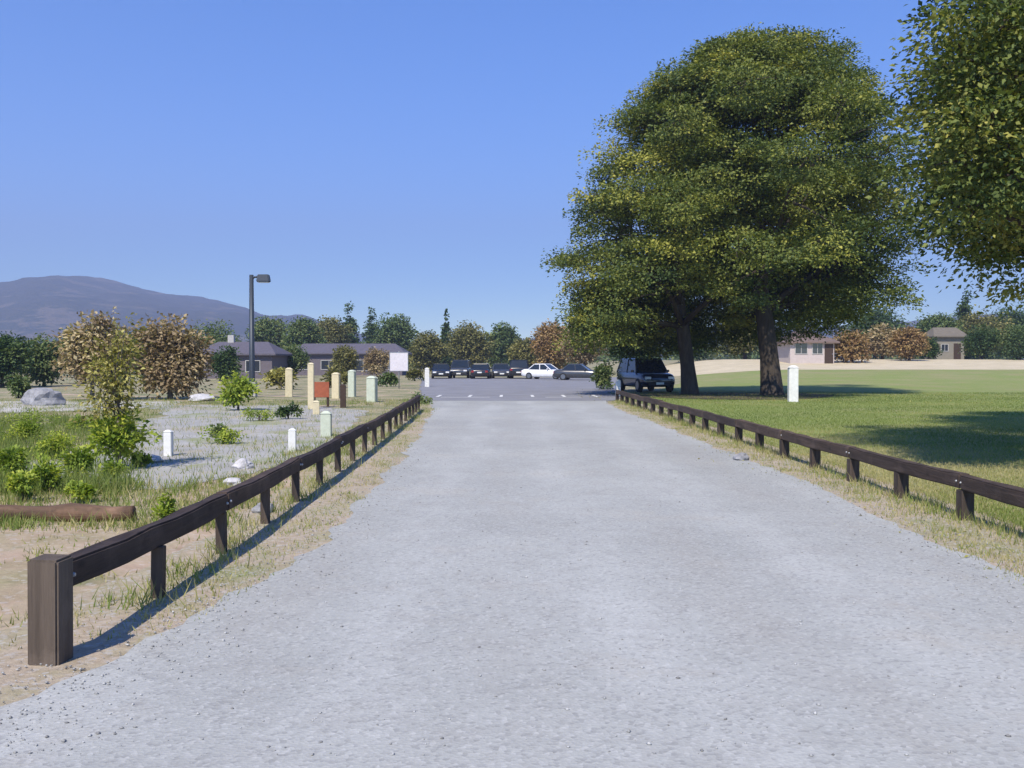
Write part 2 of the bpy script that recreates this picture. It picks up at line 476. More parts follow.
for k in range(72):
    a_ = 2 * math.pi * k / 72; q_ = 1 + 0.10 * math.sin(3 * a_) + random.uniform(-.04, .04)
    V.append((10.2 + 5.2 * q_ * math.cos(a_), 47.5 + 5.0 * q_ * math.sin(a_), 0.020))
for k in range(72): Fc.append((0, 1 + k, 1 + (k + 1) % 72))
tag(from_np('tree_shade_bed', V, Fc, mat_asphalt('painted_tree_shade', (0.035, 0.03, 0.022), (0.085, 0.068, 0.045))), kind='structure')  # dark litter colour paints in the shade under the great trees
# grey yard and a pale path on the left
strip('gravel_yard', [(12.5, -4.9, -4.6), (13.4, -6.0, -4.0), (15, -7.2, -3.6), (18, -7.9, -3.5), (24, -9.0, -3.8), (33, -11.5, -4.6), (37, -14, -8)], 0.006, M['yard'], 0.3, 0.16, 8, cols=20)
strip('path', [(31, -22, -16.5), (33.5, -24, -13.5), (37, -26, -12.2), (41, -28, -13.5)], 0.004, M['path'], 0.3, 0.2, 9, cols=20)

bm = bmesh.new()
for k in range(6):                               # worn stall lines across the near side of the car park
    x = -3.4 + k * 1.45
    add_box(bm, (x + 0.0, 46.6, 0.021), (0.14, 2.4, 0.004))
add_box(bm, (-2.1, 44.9, 0.021), (2.2, 0.12, 0.004)); add_box(bm, (2.3, 44.95, 0.021), (1.6, 0.12, 0.004))
tag(from_bm('parking_markings', bm, M['white_line']), kind='structure')

# ------------------------------------------------------------------ hills
def hill_profile(px):
    P = [(-900, 250), (-500, 300), (-150, 268), (0, 280), (25, 276), (62, 274), (100, 277), (150, 285), (200, 294), (240, 301), (262, 313), (300, 319), (340, 333), (420, 344), (600, 340), (760, 330), (900, 322), (960, 318), (1024, 312), (1200, 300), (1700, 315), (2100, 280)]
    return float(np.interp(px, [p[0] for p in P], [p[1] for p in P]))
naz, nr = 420, 60
V = []
from mathutils import noise as mnoise
for i in range(naz):
    px = -900 + 3000 * i / (naz - 1)
    tx = (px - 512) / F
    top = (362 - hill_profile(px)) / F
    for j in range(nr):
        d = 1300 + 2000 * j / (nr - 1)
        f = j / (nr - 1)
        ridge = math.sin(min(1, f / 0.72) * math.pi / 2) ** 1.35 if f < 0.72 else math.cos((f - 0.72) / 0.28 * math.pi / 2)
        x = tx * d
        nz = mnoise.fractal(Vector((x * 0.0028, d * 0.0028, 3.1)), 1.0, 2.1, 6)
        rg = 1 - abs(mnoise.fractal(Vector((x * 0.002, d * 0.0011, 8.7)), 0.9, 2.0, 4))
        z = 2740 * top * ridge * (0.76 + 0.20 * rg) + 34 * nz * ridge - 3
        V.append((x, d, max(-2, z)))
i_ = np.arange(naz * nr).reshape(naz, nr)
Fc = np.stack([i_[:-1, :-1].ravel(), i_[1:, :-1].ravel(), i_[1:, 1:].ravel(), i_[:-1, 1:].ravel()], 1)
n = Nodes('hill_bush_and_pasture')
c = n.ramp(n.noise(0.008, 8, 0.7), [(0.38, (0.018, 0.03, 0.022)), (0.47, (0.055, 0.055, 0.042)), (0.53, (0.025, 0.038, 0.026)), (0.6, (0.14, 0.115, 0.085)), (0.7, (0.05, 0.055, 0.04))])
n.base(c); n.rough(0.95); n.bump(n.noise(0.02, 6, 0.7), 0.8, 20)
tag(from_np('hills', V, Fc, n.m, smooth_shade=True), kind='structure')

# the air between here and the hills
bm = bmesh.new(); add_box(bm, (0, 1620, 248), (10400, 3960, 506))
hz = from_bm('haze', bm, None)
hm = bpy.data.materials.new('thin_blue_air'); hm.use_nodes = True
ht = hm.node_tree; ht.nodes.clear()
ho = ht.nodes.new('ShaderNodeOutputMaterial'); hv = ht.nodes.new('ShaderNodeVolumePrincipled')
hv.inputs['Color'].default_value = (0.60, 0.70, 1.0, 1); hv.inputs['Density'].default_value = 0.00045; hv.inputs['Anisotropy'].default_value = 0.15
ht.links.new(hv.outputs[0], ho.inputs['Volume'])
hz.data.materials.append(hm)
tag(hz, kind='stuff')

# ------------------------------------------------------------------ foliage
def leaf_arrays(C, axis_, nrm, L, W, tint):
    """folded leaf per point: 4 verts, one quad"""
    axis_ = axis_ / (np.linalg.norm(axis_, axis=1, keepdims=True) + 1e-9)
    side = np.cross(axis_, nrm); side /= (np.linalg.norm(side, axis=1, keepdims=True) + 1e-9)
    up = np.cross(side, axis_)
    L = L[:, None]; W = W[:, None]
    a = C - axis_ * L * 0.5
    b = C + side * W * 0.5 + up * W * 0.18
    c_ = C + axis_ * L * 0.5 - up * L * 0.1
    d = C - side * W * 0.5 + up * W * 0.18
    n_ = len(C)
    V = np.stack([a, b, c_, d], 1).reshape(-1, 3)
    Fc = np.arange(n_ * 4).reshape(n_, 4)
    return V, Fc, np.repeat(tint, 4)

def unit(n_, r):
    v = r.normal(size=(n_, 3)); return v / np.linalg.norm(v, axis=1, keepdims=True)

def clumps(blobs, r, per_m2=1.0, leaves=40, csize=0.8, lsize=0.28, shell=0.55, flat=0.5, tint_mid=0.45, lower=1.0):
    """leaf clumps through the outer part of every blob (x,y,z,rx,ry,rz); returns leaf arrays and clump centres"""
    VV, FF, TT, CC = [], [], [], []
    off = 0
    for (bx, by, bz, rx, ry, rz) in blobs:
        area = 4 * math.pi * ((rx * ry + ry * rz + rx * rz) / 3)
        nc = max(4, int(area * per_m2))
        u = unit(nc, r)
        rad = shell + (1.04 - shell) * np.sqrt(r.random(nc))
        cc = np.array([bx, by, bz]) + u * rad[:, None] * np.array([rx, ry, rz])
        keep = (u[:, 2] > -0.75) | (r.random(nc) < lower)
        cc = cc[keep]; u = u[keep]
        btint = tint_mid + r.normal() * 0.19
        for c0, u0 in zip(cc, u):
            nl = max(5, int(leaves * r.uniform(0.6, 1.4)))
            s = csize * r.uniform(0.65, 1.35)
            p = np.clip(r.normal(size=(nl, 3)), -1.6, 1.6) * np.array([s, s, s * flat]) * 0.5
            p[:, 2] -= 0.25 * (p[:, 0] ** 2 + p[:, 1] ** 2) / max(s, 1e-3)      # clumps droop at the rim
            nr_ = np.array([0, 0, 1.0]) + u0 * 0.6 + r.normal(size=(nl, 3)) * 0.55
            ax = p * np.array([1, 1, 0.6]) + r.normal(size=(nl, 3)) * 0.35 * s + u0 * 0.2
            L = lsize * r.uniform(0.65, 1.3, nl)
            ct = btint + r.normal() * 0.15
            V, Fc, T = leaf_arrays(c0 + p, ax, nr_, L, L * r.uniform(0.45, 0.7, nl), np.clip(ct + r.normal(size=nl) * 0.13, 0, 1))
            VV.append(V); FF.append(Fc + off); TT.append(T); off += len(V)
            CC.append(c0)
    return np.concatenate(VV), np.concatenate(FF), np.concatenate(TT), np.array(CC)

def limb(bm, a, b, ra, rb, n_=7, sag=0.12, seg=5):
    a, b = Vector(a), Vector(b)
    L = (b - a).length
    pts, rad = [], []
    j = Vector((random.uniform(-1, 1), random.uniform(-1, 1), random.uniform(0.2, 1))) * L * sag
    for k in range(seg + 1):
        t = k / seg
        pts.append(a.lerp(b, t) + j * math.sin(t * math.pi) + Vector((random.uniform(-1, 1), random.uniform(-1, 1), random.uniform(-1, 1))) * (L * 0.015 if 0 < k < seg else 0))
        rad.append(ra + (rb - ra) * t)
    add_tube(bm, pts, rad, n_)

def tree(name, label, cat, base, blobs, leaf_mat, trunk_r, fork_z, bark, r, lean=(0, 0), group=None, twigs=1, crown_name='crown', trunk_top=None, roots=True, **kw):
    """thing > trunk, branches, crown; blobs are in world coordinates"""
    t = thing(name, label, cat, base, 0, group)
    bx, by, bz = base
    loc = [(x - bx, y - by, z - bz, a, b, c) for (x, y, z, a, b, c) in blobs]
    V, Fc, T, CC = clumps(loc, r, **kw)
    top = max(q[2] for q in loc)
    fork = Vector((lean[0], lean[1], fork_z))
    bmt = bmesh.new()
    pts = [Vector((0, 0, -0.15)), Vector((0, 0, 0.12)), Vector((lean[0] * 0.25, lean[1] * 0.25, fork_z * 0.35)), Vector((lean[0] * 0.6, lean[1] * 0.6, fork_z * 0.7)), fork,
           Vector((lean[0] * 1.2, lean[1] * 1.2, fork_z + (top - fork_z) * 0.4)), Vector((lean[0] * 1.3, lean[1] * 1.3, fork_z + (top - fork_z) * 0.8))]
    rr = [trunk_r * 1.55, trunk_r * 1.2, trunk_r * 0.98, trunk_r * 0.9, trunk_r * 0.8, trunk_r * 0.45, trunk_r * 0.12]
    add_tube(bmt, pts, rr, 12, wob=0.05)
    from_bm('trunk', bmt, bark, t, True)
    bmb = bmesh.new()
    P3 = np.array([q[:3] for q in loc])
    nm = min(len(loc), 9 if len(loc) > 40 else 5)
    pick = [int(np.argmax(P3[:, 2]))]
    while len(pick) < nm:                        # main limbs reach well spread parts of the crown
        dd = np.min([((P3 - P3[q]) ** 2).sum(1) for q in pick], 0); pick.append(int(np.argmax(dd)))
    mains = []
    for q in pick:
        x, y, z = P3[q]
        h = min(max(fork_z * 0.8, z * 0.5), fork_z + (top - fork_z) * 0.5)
        f = min(h / fork_z, 1.2)
        root = Vector((lean[0] * f, lean[1] * f, h)); end = Vector((x, y, z))
        limb(bmb, root, end, trunk_r * 0.42, trunk_r * 0.08, 8, 0.05)
        mains.append((root, end))
    for q in range(len(loc)):
        if q in pick: continue
        e = Vector(P3[q])
        root, end = min(mains, key=lambda m: (m[0].lerp(m[1], .75) - e).length)
        limb(bmb, root.lerp(end, random.uniform(.35, .75)), e, trunk_r * 0.16, trunk_r * 0.04, 6, 0.10, 4)
    if twigs:
        ctr = np.array([q[:3] for q in loc])
        for i in range(0, len(CC), twigs):
            c0 = CC[i]
            k = np.argmin(((ctr - c0) ** 2).sum(1))
            limb(bmb, ctr[k] * 0.85 + c0 * 0.15, c0, trunk_r * 0.06, trunk_r * 0.015, 4, 0.08, 2)
    from_bm('branches', bmb, bark, t, True)
    from_np(crown_name, V, Fc, leaf_mat, t, {'tint': T})
    return t

# ---- the two great trees that grow together on the right
OUT = [(42, 735, 800), (62, 696, 838), (92, 658, 866), (125, 634, 884), (155, 616, 890), (192, 602, 896), (232, 588, 904), (264, 578, 896), (300, 584, 880), (335, 592, 872)]
def outline(y):
    ys = [q[0] for q in OUT]
    return float(np.interp(y, ys, [q[1] for q in OUT])), float(np.interp(y, ys, [q[2] for q in OUT]))
D1 = 48.0
r1 = np.random.default_rng(11)
left_b, right_b = [], []
for k in range(112):
    y = 50 + 275 * (r1.random() ** 0.85)
    l, rgt = outline(y)
    cx, hw = (l + rgt) / 2, (rgt - l) / 2
    rb = r1.uniform(0.95, 2.15)
    rpx = rb / D1 * F
    th = r1.uniform(0, 2 * math.pi)
    rad = 1.0 if r1.random() < 0.72 else r1.uniform(0.2, 0.85)
    px = cx + math.cos(th) * max(4, hw - rpx) * rad
    dep = D1 + math.sin(th) * max(0.5, hw / F * D1 - rb) * 0.85 * rad
    if y < 66 and abs(px - cx) > hw * 0.7: continue
    if y > 300 and 655 < px < 860: y -= 50                       # open space under the crown
    if y > 245 and 628 < px < 860: dep = D1 + abs(dep - D1) * 0.6 + 1.5   # a deep hollow below the outer boughs
    p = at(px, y, D1)
    b = (p.x, dep, p.z, rb * r1.uniform(0.95, 1.3), rb * r1.uniform(0.95, 1.3), rb * r1.uniform(0.6, 0.85))
    (left_b if (px < 690 + (y - 200) * 0.25 and y > 150) else right_b).append(b)
for px, y, rb, dz in ((590, 326, 1.0, -2), (612, 332, 0.9, -3), (640, 334, 0.7, 2), (598, 308, 1.1, -1), (628, 322, 1.0, 2), (576, 256, 0.7, 0), (582, 300, 0.8, -1), (600, 215, 1.1, -1), (612, 240, 1.3, -2), (610, 180, 1.0, 0), (598, 270, 1.2, -2), (622, 155, 1.0, 0), (636, 128, 1.0, -1), (655, 104, 1.0, -1), (630, 205, 1.2, -4), (660, 225, 1.2, -6), (705, 262, 1.1, -6.5), (742, 268, 1.1, -7), (775, 258, 1.1, -7), (690, 290, 1.0, -4), (730, 296, 0.8, -5), (655, 285, 1.3, 3.5), (690, 300, 1.4, 4), (640, 310, 1.3, 4), (720, 312, 1.3, 5), (670, 328, 1.1, 5.5), (610, 300, 1.2, 3), (600, 318, 1.2, 1), (625, 330, 1.1, 3), (648, 338, 1.0, 4), (672, 340, 1.0, 5), (700, 334, 1.0, 5), (664, 312, 1.2, 2), (715, 320, 1.2, 6), (588, 338, .8, 0), (660, 262, 1.2, -5), (630, 282, 1.0, -5), (612, 310, .9, -4)):
    p = at(px, y, D1); left_b.append((p.x, D1 + dz, p.z, rb * 1.15, rb * 1.2, rb * 0.75))
for px, y, rb, dz in ((770, 300, 1.4, 5), (740, 330, 1.0, 6), (765, 334, 1.0, 6), (815, 326, 1.0, 6), (850, 312, 1.1, 4), (872, 306, 1.0, 3), (830, 300, 1.2, 0), (860, 280, 1.2, -1), (800, 250, 1.1, -6), (880, 255, 1.1, 0), (745, 306, 1.1, 1), (795, 306, 1.1, 1), (870, 215, 1.3, -2), (850, 175, 1.3, -4), (640, 175, 1.2, -3), (665, 140, 1.3, -4), (720, 115, 1.3, -6), (800, 140, 1.3, -6), (760, 190, 1.3, -8), (812, 300, 1.4, 4), (845, 285, 1.4, 3), (800, 275, 1.5, 3), (835, 316, 1.0, 5), (790, 322, 1.0, 5.5), (880, 292, 1.0, -1), (868, 302, 0.9, 3), (900, 235, 0.9, 1), (843, 72, 0.7, 0), (843, 54, 0.35, 0), (885, 150, 0.9, 0), (862, 105, 0.9, 0)):
    p = at(px, y, D1); right_b.append((p.x, D1 + dz, p.z, rb * 1.1, rb * 1.1, rb * 0.8))
gl = ground_at(690, 49.0); gr = ground_at(772, 48.0)
for OB, y0, y1, sgn in ((left_b, 160, 320, -1), (right_b, 40, 150, -1), (right_b, 50, 300, 1), (right_b, 42, 64, 0)):
    for k in range(16):                          # small sprays that fray the outline
        y = r1.uniform(y0, y1); l, rgt = outline(y)
        px = {-1: l, 1: rgt, 0: r1.uniform(l, rgt)}[sgn] + r1.normal() * 5
        p = at(px, y - (8 if sgn == 0 else 0), D1 + float(np.clip(r1.normal() * 2, -2.5, 2.5))); q = r1.uniform(.3, .6)
        OB.append((p.x, p.y, p.z, q * r1.uniform(1, 2), q * 1.3, q * .6))
kw = dict(per_m2=0.95, leaves=110, csize=0.95, lsize=0.15, shell=0.6, flat=0.34)
tree('broad_tree', 'left of the two merged great trees, yellow-green lower crown hanging over the dark parked vehicle', 'tree', gl, left_b, M['leaf_big'], 0.36, 4.2, M['bark'], r1, (-0.6, -0.5), twigs=4, tint_mid=0.52, **kw)
tree('broad_tree', 'tallest tree, huge rounded olive-green crown on a dark trunk beside the white post', 'tree', gr, right_b, M['leaf_big'], 0.46, 5.0, M['bark'], r1, (-0.5, 0.2), twigs=4, tint_mid=0.42, **kw)

# ---- the near tree whose crown enters at the right edge
r2 = np.random.default_rng(23)
nb = []
tc = Vector((11.6, 15.8))
for (px, py, d, rb) in [(990, 20, 15, 0.75), (1010, -30, 15, 0.9), (955, 85, 15.3, 0.5), (975, 70, 15.0, 0.6), (1005, 60, 14.5, 0.8), (960, 130, 15.0, 0.65), (990, 110, 14.2, 0.8),
                        (945, 105, 15.6, 0.42), (950, 165, 15.2, 0.62), (985, 165, 14.4, 0.75), (1018, 140, 14.2, 0.9), (948, 200, 15.4, 0.55), (972, 215, 15.0, 0.65), (1005, 205, 14.4, 0.75),
                        (985, 245, 15.2, 0.55), (1015, 250, 14.6, 0.65), (1030, 280, 15.0, 0.5), (1000, 90, 16.4, 0.9), (990, 190, 16.6, 0.9), (975, 140, 17, 0.8), (938, 225, 15.8, 0.35), (965, 60, 13.0, .6), (1000, 30, 12.6, .7), (985, 0, 12.6, .6), (1015, 75, 12.8, .7), (955, 110, 13.2, .5), (990, 130, 12.8, .65), (962, 160, 13.2, .55), (1010, 175, 12.9, .65), (978, 205, 13.2, .5)]:
    p = at(px, py, d); nb.append((p.x, p.y, p.z, rb * 1.15, rb * 1.15, rb * 0.7))
for k in range(150):
    u = unit(1, r2)[0]
    if u[2] < -0.55: continue
    sc_ = 1.0 if k % 3 else 0.65
    c0 = Vector((tc.x + 0.8 + u[0] * 5.0 * sc_, tc.y + 2.6 + u[1] * 6.2 * sc_, 6.9 + u[2] * 4.0 * sc_))
    rb = r2.uniform(0.8, 1.3)
    q_y = 362 - (c0.z - CAMZ) / c0.y * F; q_x = 512 + c0.x / c0.y * F
    if q_x - (rb * 1.1 + 0.25) / c0.y * F < np.interp(q_y, [-60, 30, 60, 90, 235, 260, 300], [990, 980, 950, 930, 930, 965, 985]): continue
    nb.append((c0.x, c0.y, c0.z, rb * 1.1, rb * 1.1, rb * 0.75))
for X, d, z in [(7.4, 20.2, 9.2), (8.3, 19.6, 9.0), (8.2, 21.2, 9.4), (9.2, 20.4, 9.4), (9.4, 22.2, 10.2), (10.2, 21.2, 9.6), (10.4, 19.6, 9.0), (10.6, 23.4, 10.6), (11.4, 22.0, 10.0), (11.6, 20.2, 9.0), (11.8, 24.4, 10.8), (12.6, 23.0, 10.2), (12.8, 21.0, 9.2), (9.6, 24.0, 11.0), (8.9, 22.6, 10.5), (13.6, 24, 9.8), (13.2, 25.8, 10.4), (12.2, 26.2, 11.2), (14.5, 26.5, 9.5), (14.2, 22.5, 8.8), (14, 28, 9.5), (15.5, 28, 9), (15.5, 25, 8.5)]:
    nb.append((X - .30 * z, d - .82 * z, z, 1.15, 1.15, .7))          # unseen high boughs, added to cast the shadow on the lawn
tree('leafy_tree', 'nearest leafy tree, its sunlit crown cut off by the right edge of the photo', 'tree', (tc.x, tc.y, 0), nb, M['leaf_near'], 0.3, 2.6, M['bark'], r2, (-0.3, 0), twigs=3,
     per_m2=2.6, leaves=105, csize=0.62, lsize=0.085, shell=0.45, flat=0.33, tint_mid=0.5)

# ------------------------------------------------------------------ plants and trees of the left side
r3 = np.random.default_rng(31)
def small(name, label, cat, base, blobs, mat, trunk_r, fork, bark, group=None, **kw):
    return tree(name, label, cat, base, blobs, mat, trunk_r, fork, bark, r3, group=group, **kw)
def blobset(px0, px1, py0, py1, d, n_, rfrac=0.3, depth=None, bottom=0.0, seed=0, taper=0.35):
    """random blobs that fill a photo box at depth d (a rounded crown)"""
    rr = np.random.default_rng(seed + 100)
    w_ = (px1 - px0) / F * d; h_ = (py1 - py0) / F * d
    depth = depth or w_
    c = at((px0 + px1) / 2, (py0 + py1) / 2, d)
    out = []
    for k in range(n_):
        u = unit(1, rr)[0] * (rr.random() ** 0.4)
        rb = rfrac * min(w_, h_) * rr.uniform(0.7, 1.2)
        k2 = 1 - taper * max(0, u[2])
        out.append((c.x + u[0] * max(0.02, w_ / 2 - rb) * k2, d + u[1] * max(0.02, depth / 2 - rb) * k2, c.z + u[2] * max(0.02, h_ / 2 - rb * 0.8), rb, rb, rb * 0.85))
    return out

# sapling by the bare patch: lime lower leaves, yellowing top
b = ground_at(118, 14.8)
sap = small('young_tree', 'young sapling with lime lower leaves and thin yellowing top beside the fence', 'tree', b,
            blobset(84, 154, 408, 466, 14.8, 16, 0.24, 1.0, seed=1) , M['leaf_lime'], 0.028, 0.75, M['bark_pale'], tint_mid=0.7, per_m2=14, leaves=16, csize=0.2, lsize=0.095, shell=0.3, flat=0.8, twigs=2)
V, Fc, T, CC = clumps([(x - b.x, y - b.y, z - b.z, a, c, e) for (x, y, z, a, c, e) in blobset(78, 152, 306, 428, 14.8, 22, 0.22, 1.0, seed=2)], r3, per_m2=10, leaves=13, csize=0.24, lsize=0.075, shell=0.2, flat=0.9)
from_np('yellow_foliage', V, Fc, M['leaf_yellow'], sap, {'tint': T})
bm = bmesh.new()
for c0 in CC[::3]: limb(bm, (0, 0, 0.7 + 0.5 * random.random()), c0, 0.012, 0.003, 4, 0.06, 3)
from_bm('twigs', bm, M['bark_pale'], sap)

b = ground_at(92, 42)
small('bare_autumn_tree', 'thin grey-brown autumn tree behind the left side of the sapling', 'tree', b, blobset(54, 142, 300, 396, 42, 26, 0.22, 3.6, seed=3), M['leaf_brown'], 0.09, 1.2, M['bark_pale'],
      group='autumn trees on the left', per_m2=1.9, leaves=13, csize=0.5, lsize=0.2, shell=0.2, flat=0.8, twigs=1, tint_mid=0.55)
b = ground_at(170, 43)
small('bare_autumn_tree', 'russet-brown autumn tree right of the sapling, left of the lamp post', 'tree', b, blobset(120, 216, 306, 400, 43, 26, 0.24, 3.8, seed=4), M['leaf_brown'], 0.1, 1.0, M['bark_pale'],
      group='autumn trees on the left', per_m2=2.4, leaves=15, csize=0.5, lsize=0.2, shell=0.2, flat=0.8, twigs=1, tint_mid=0.42)

def shrub(label, px0, px1, py0, d, mat, n_=9, lsize=0.12, seed=0, group=None, leaves=20, name='shrub', base_py=None, per_m2=6.0, h0=0.0):
    g = ground_at((px0 + px1) / 2, d)
    bot = at(0, 0, d)
    pyb = 362 + (CAMZ - g.z) / d * F
    w_ = (px1 - px0) / F * d
    bl = blobset(px0, px1, py0, pyb - h0, d, n_, 0.28, w_ * 0.9, seed=seed)
    return tree(name, label, 'shrub' if name == 'shrub' else 'plant', g, bl, mat, max(0.02, w_ * 0.02), max(0.05, (bl[0][2] - g.z) * 0.25), M['bark_pale'], r3, group=group,
                per_m2=per_m2, leaves=leaves, csize=w_ * 0.17, lsize=lsize, shell=0.3, flat=0.8, twigs=2, crown_name='foliage')
shrub('bright lime-yellow bush at the foot of the lamp post', 214, 262, 372, 33, M['leaf_lime'], 12, 0.13, 1)
shrub('tiny yellow-green bush just behind the near left fence rail', 148, 180, 490, 9.7, M['leaf_lime'], 5, 0.05, 2, per_m2=60, leaves=14)
shrub('dark green bush at the feet of the cream posts', 274, 302, 402, 28, M['leaf_dark'], 6, 0.1, 3)
shrub('low green bush at the far end of the left fence', 404, 432, 394, 38, M['leaf_mid'], 6, 0.1, 4)
shrub('slim green bush left of the dark parked vehicle', 592, 616, 356, 58, M['leaf_mid'], 12, 0.16, 5, h0=-5)
shrub('low leafy bush in the left yard near white bollard', 205, 235, 422, 21, M['leaf_mid'], 5, 0.08, 6)
shrub('grey-green bush standing behind the path at far left', 2, 34, 372, 44, M['leaf_mid'], 8, 0.16, 8)

# leafy weeds in the left foreground, one plant each
wl = ['bushiest weed clump against the left photo edge', 'weed clump second from the left photo edge', 'tall weed clump left of the sapling', 'low weed clump in front of the left weeds', 'small weed clump at the foot of the sapling', 'weed clump behind the left weeds', 'farthest left weed clump near the path', 'weed clump close to the log edging', 'low wide weed clump at the near edge of the pale path', 'small bright weed clump between boulder and sapling', 'bright weed clump right of the sapling, beside the yard', 'weed clump in the yard behind the short white bollards', 'low weed clump near the cream post foot, left of fence']
wp = [(-8, 34, 442, 12.8), (26, 66, 450, 12.2), (60, 98, 440, 13.4), (0, 40, 470, 11.4), (98, 128, 458, 13.4), (30, 80, 428, 16.5), (0, 45, 420, 19.5), (64, 96, 478, 11.3), (0, 62, 412, 24), (60, 96, 416, 23), (128, 152, 452, 15.2), (196, 250, 428, 19.5), (240, 278, 408, 27)]
for k, (lb, q) in enumerate(zip(wl, wp)):
    shrub(lb, q[0], q[1], q[2], q[3], M['leaf_lime'], 9, 0.055, 20 + k, 'leafy weeds on the left', 22, 'weed_clump', per_m2=34)

# ------------------------------------------------------------------ post and rail fences
def fence(label, line, rail_w, rail_h, top, post_w, near_end, pm, rm, seed, dz=0.0, post_dx=0.0):
    rr = random.Random(seed)
    pts = [Vector(p) for p in line]
    base = pts[0].copy(); base.z = 0
    t = thing('post_and_rail_fence', label, 'fence', base)
    for i, p in enumerate(pts):
        q = p - base
        d = (pts[min(i + 1, len(pts) - 1)] - pts[max(i - 1, 0)]); a = math.atan2(d.y, d.x) - math.pi / 2
        bm = bmesh.new()
        if i == 0 and near_end:
            add_box(bm, (0, 0, 0.165), (0.17, 0.17, 0.80))
            bmesh.ops.bevel(bm, geom=list(bm.edges), offset=0.012, segments=2, affect='EDGES')
            o = from_bm('end_post', bm, M['post'], t)
        else:
            hgt = top - rail_h - 0.002 + 0.3
            add_box(bm, (0, 0, hgt / 2 - 0.3), (post_w, post_w, hgt))
            bmesh.ops.bevel(bm, geom=list(bm.edges), offset=0.006, segments=1, affect='EDGES')
            o = from_bm('post', bm, pm, t)
        o.location = (q.x + post_dx * (0 if (i == 0 and near_end) else 1), q.y, 0)
        o.rotation_euler = (rr.uniform(-0.02, 0.02), rr.uniform(-0.02, 0.02), a + rr.uniform(-0.05, 0.05))
    step = 2
    i = 0
    while i < len(pts) - 1:
        j = min(i + step, len(pts) - 1)
        a, b = pts[i] - base, pts[j] - base
        dirv = (b - a); L = dirv.length
        if i == 0 and near_end: a = a + dirv * (0.088 / L); L -= 0.088
        m = (a + b) / 2
        bm = bmesh.new()
        add_box(bm, (0, 0, 0), (rail_w, L - 0.012, rail_h))
        bmesh.ops.subdivide_edges(bm, edges=[e for e in bm.edges if abs((e.verts[0].co - e.verts[1].co).y) > 0.1], cuts=6, use_grid_fill=True)
        for v in bm.verts: v.co += Vector((rr.uniform(-1, 1), 0, rr.uniform(-1, 1))) * 0.008 + Vector((0, 0, -0.012 * (1 - (2 * v.co.y / L) ** 2)))
        bmesh.ops.bevel(bm, geom=[e for e in bm.edges if e.calc_face_angle(0) > 0.7], offset=0.014, segments=2, affect='EDGES')
        o = from_bm('rail', bm, rm, t)
        o.location = (m.x, m.y, top - rail_h / 2 + rr.uniform(-0.012, 0.012))
        o.rotation_euler = (rr.uniform(-0.004, 0.004), 0, math.atan2(dirv.y, dirv.x) - math.pi / 2)
        if m.y + base.y < 17:                    # coach bolts through the rail into its posts
            for yy in (-L / 2 + .05, L / 2 - .05):
                for sx_ in (-1, 1):
                    bm = bmesh.new(); bmesh.ops.create_cone(bm, cap_ends=True, segments=12, radius1=.013, radius2=.009, depth=.012, matrix=Matrix.Translation((sx_ * (rail_w / 2 + .008), yy, 0)) @ Matrix.Rotation(sx_ * R(90), 4, 'Y'))
                    from_bm('bolt', bm, M['galv'], o)
        i = j
    return t
lf = [Vector((-2.46, 5.3, 0))]
y = 6.75; k = 0
while y < 34.5:
    lf.append(Vector((-2.40 - 0.0006 * (y - 6) ** 2 * (1 if y > 10 else 0) * 0.85 - 0.012 * (y - 6.7), y, 0))); y += 1.55
fence('dark timber rail fence left of the road, ending in a thick pale post', lf, 0.12, 0.15, 0.505, 0.08, True, M['post_dark'], M['rail'], 2)
rf = []
y = 3.6
while y < 41:
    rf.append(Vector((4.58 - 0.009 * max(0, y - 10), y, 0))); y += 1.62
fence('brown post and rail fence along the right of the road beside the lawn', rf, 0.13, 0.15, 0.46, 0.13, False, M['post_dark'], M['rail_brown'], 3)

# ------------------------------------------------------------------ stones, log edging
def rock(name, label, px, d, size, mat, seed, group=None, sq=0.65, cat='rock'):
    rr = random.Random(seed)
    bm = bmesh.new()
    bmesh.ops.create_icosphere(bm, subdivisions=3, radius=0.5)
    o3 = Vector((seed * 3.1, seed * 1.7, 0))
    for v in bm.verts:
        nz = mnoise.fractal(v.co * 2.2 + o3, 1.0, 2.0, 4)
        v.co *= 1 + 0.35 * nz
        v.co = Vector((v.co.x * size, v.co.y * size * rr.uniform(0.99, 1.0), v.co.z * size * sq))
    o = from_bm(name, bm, mat)
    g = ground_at(px, d)
    o.location = (g.x, g.y, g.z + size * sq * 0.22)
    o.rotation_euler = (0, 0, rr.uniform(0, 6))
    return tag(o, label, cat, group)
rock('rock', 'lone dark grey stone on the right gravel verge', 742, 16.2, 0.26, M['stone'], 1)
rock('rock', 'pale stone just behind the left rail, beside the yard', 243, 15.0, 0.30, M['stone_pale'], 2, 'pale stones on the left')
rock('rock', 'pale flat stone left of the short white bollard, near the sapling', 150, 15.9, 0.42, M['stone_pale'], 3, 'pale stones on the left', 0.4)
rock('rock', 'small pale stone closest to the left rail', 232, 13.0, 0.24, M['stone_pale'], 4, 'pale stones on the left', 0.55)
rock('rock', 'dark brown stone lying on the verge under the left rail', 262, 10.6, 0.22, M['stone'], 5)
rock('rock', 'big rounded grey boulder at the edge of the pale path', 44, 37, 1.35, M['stone'], 6)
rock('rock', 'wide white rock slab beyond the path', 203, 41, 1.2, M['stone_pale'], 7, None, 0.33)

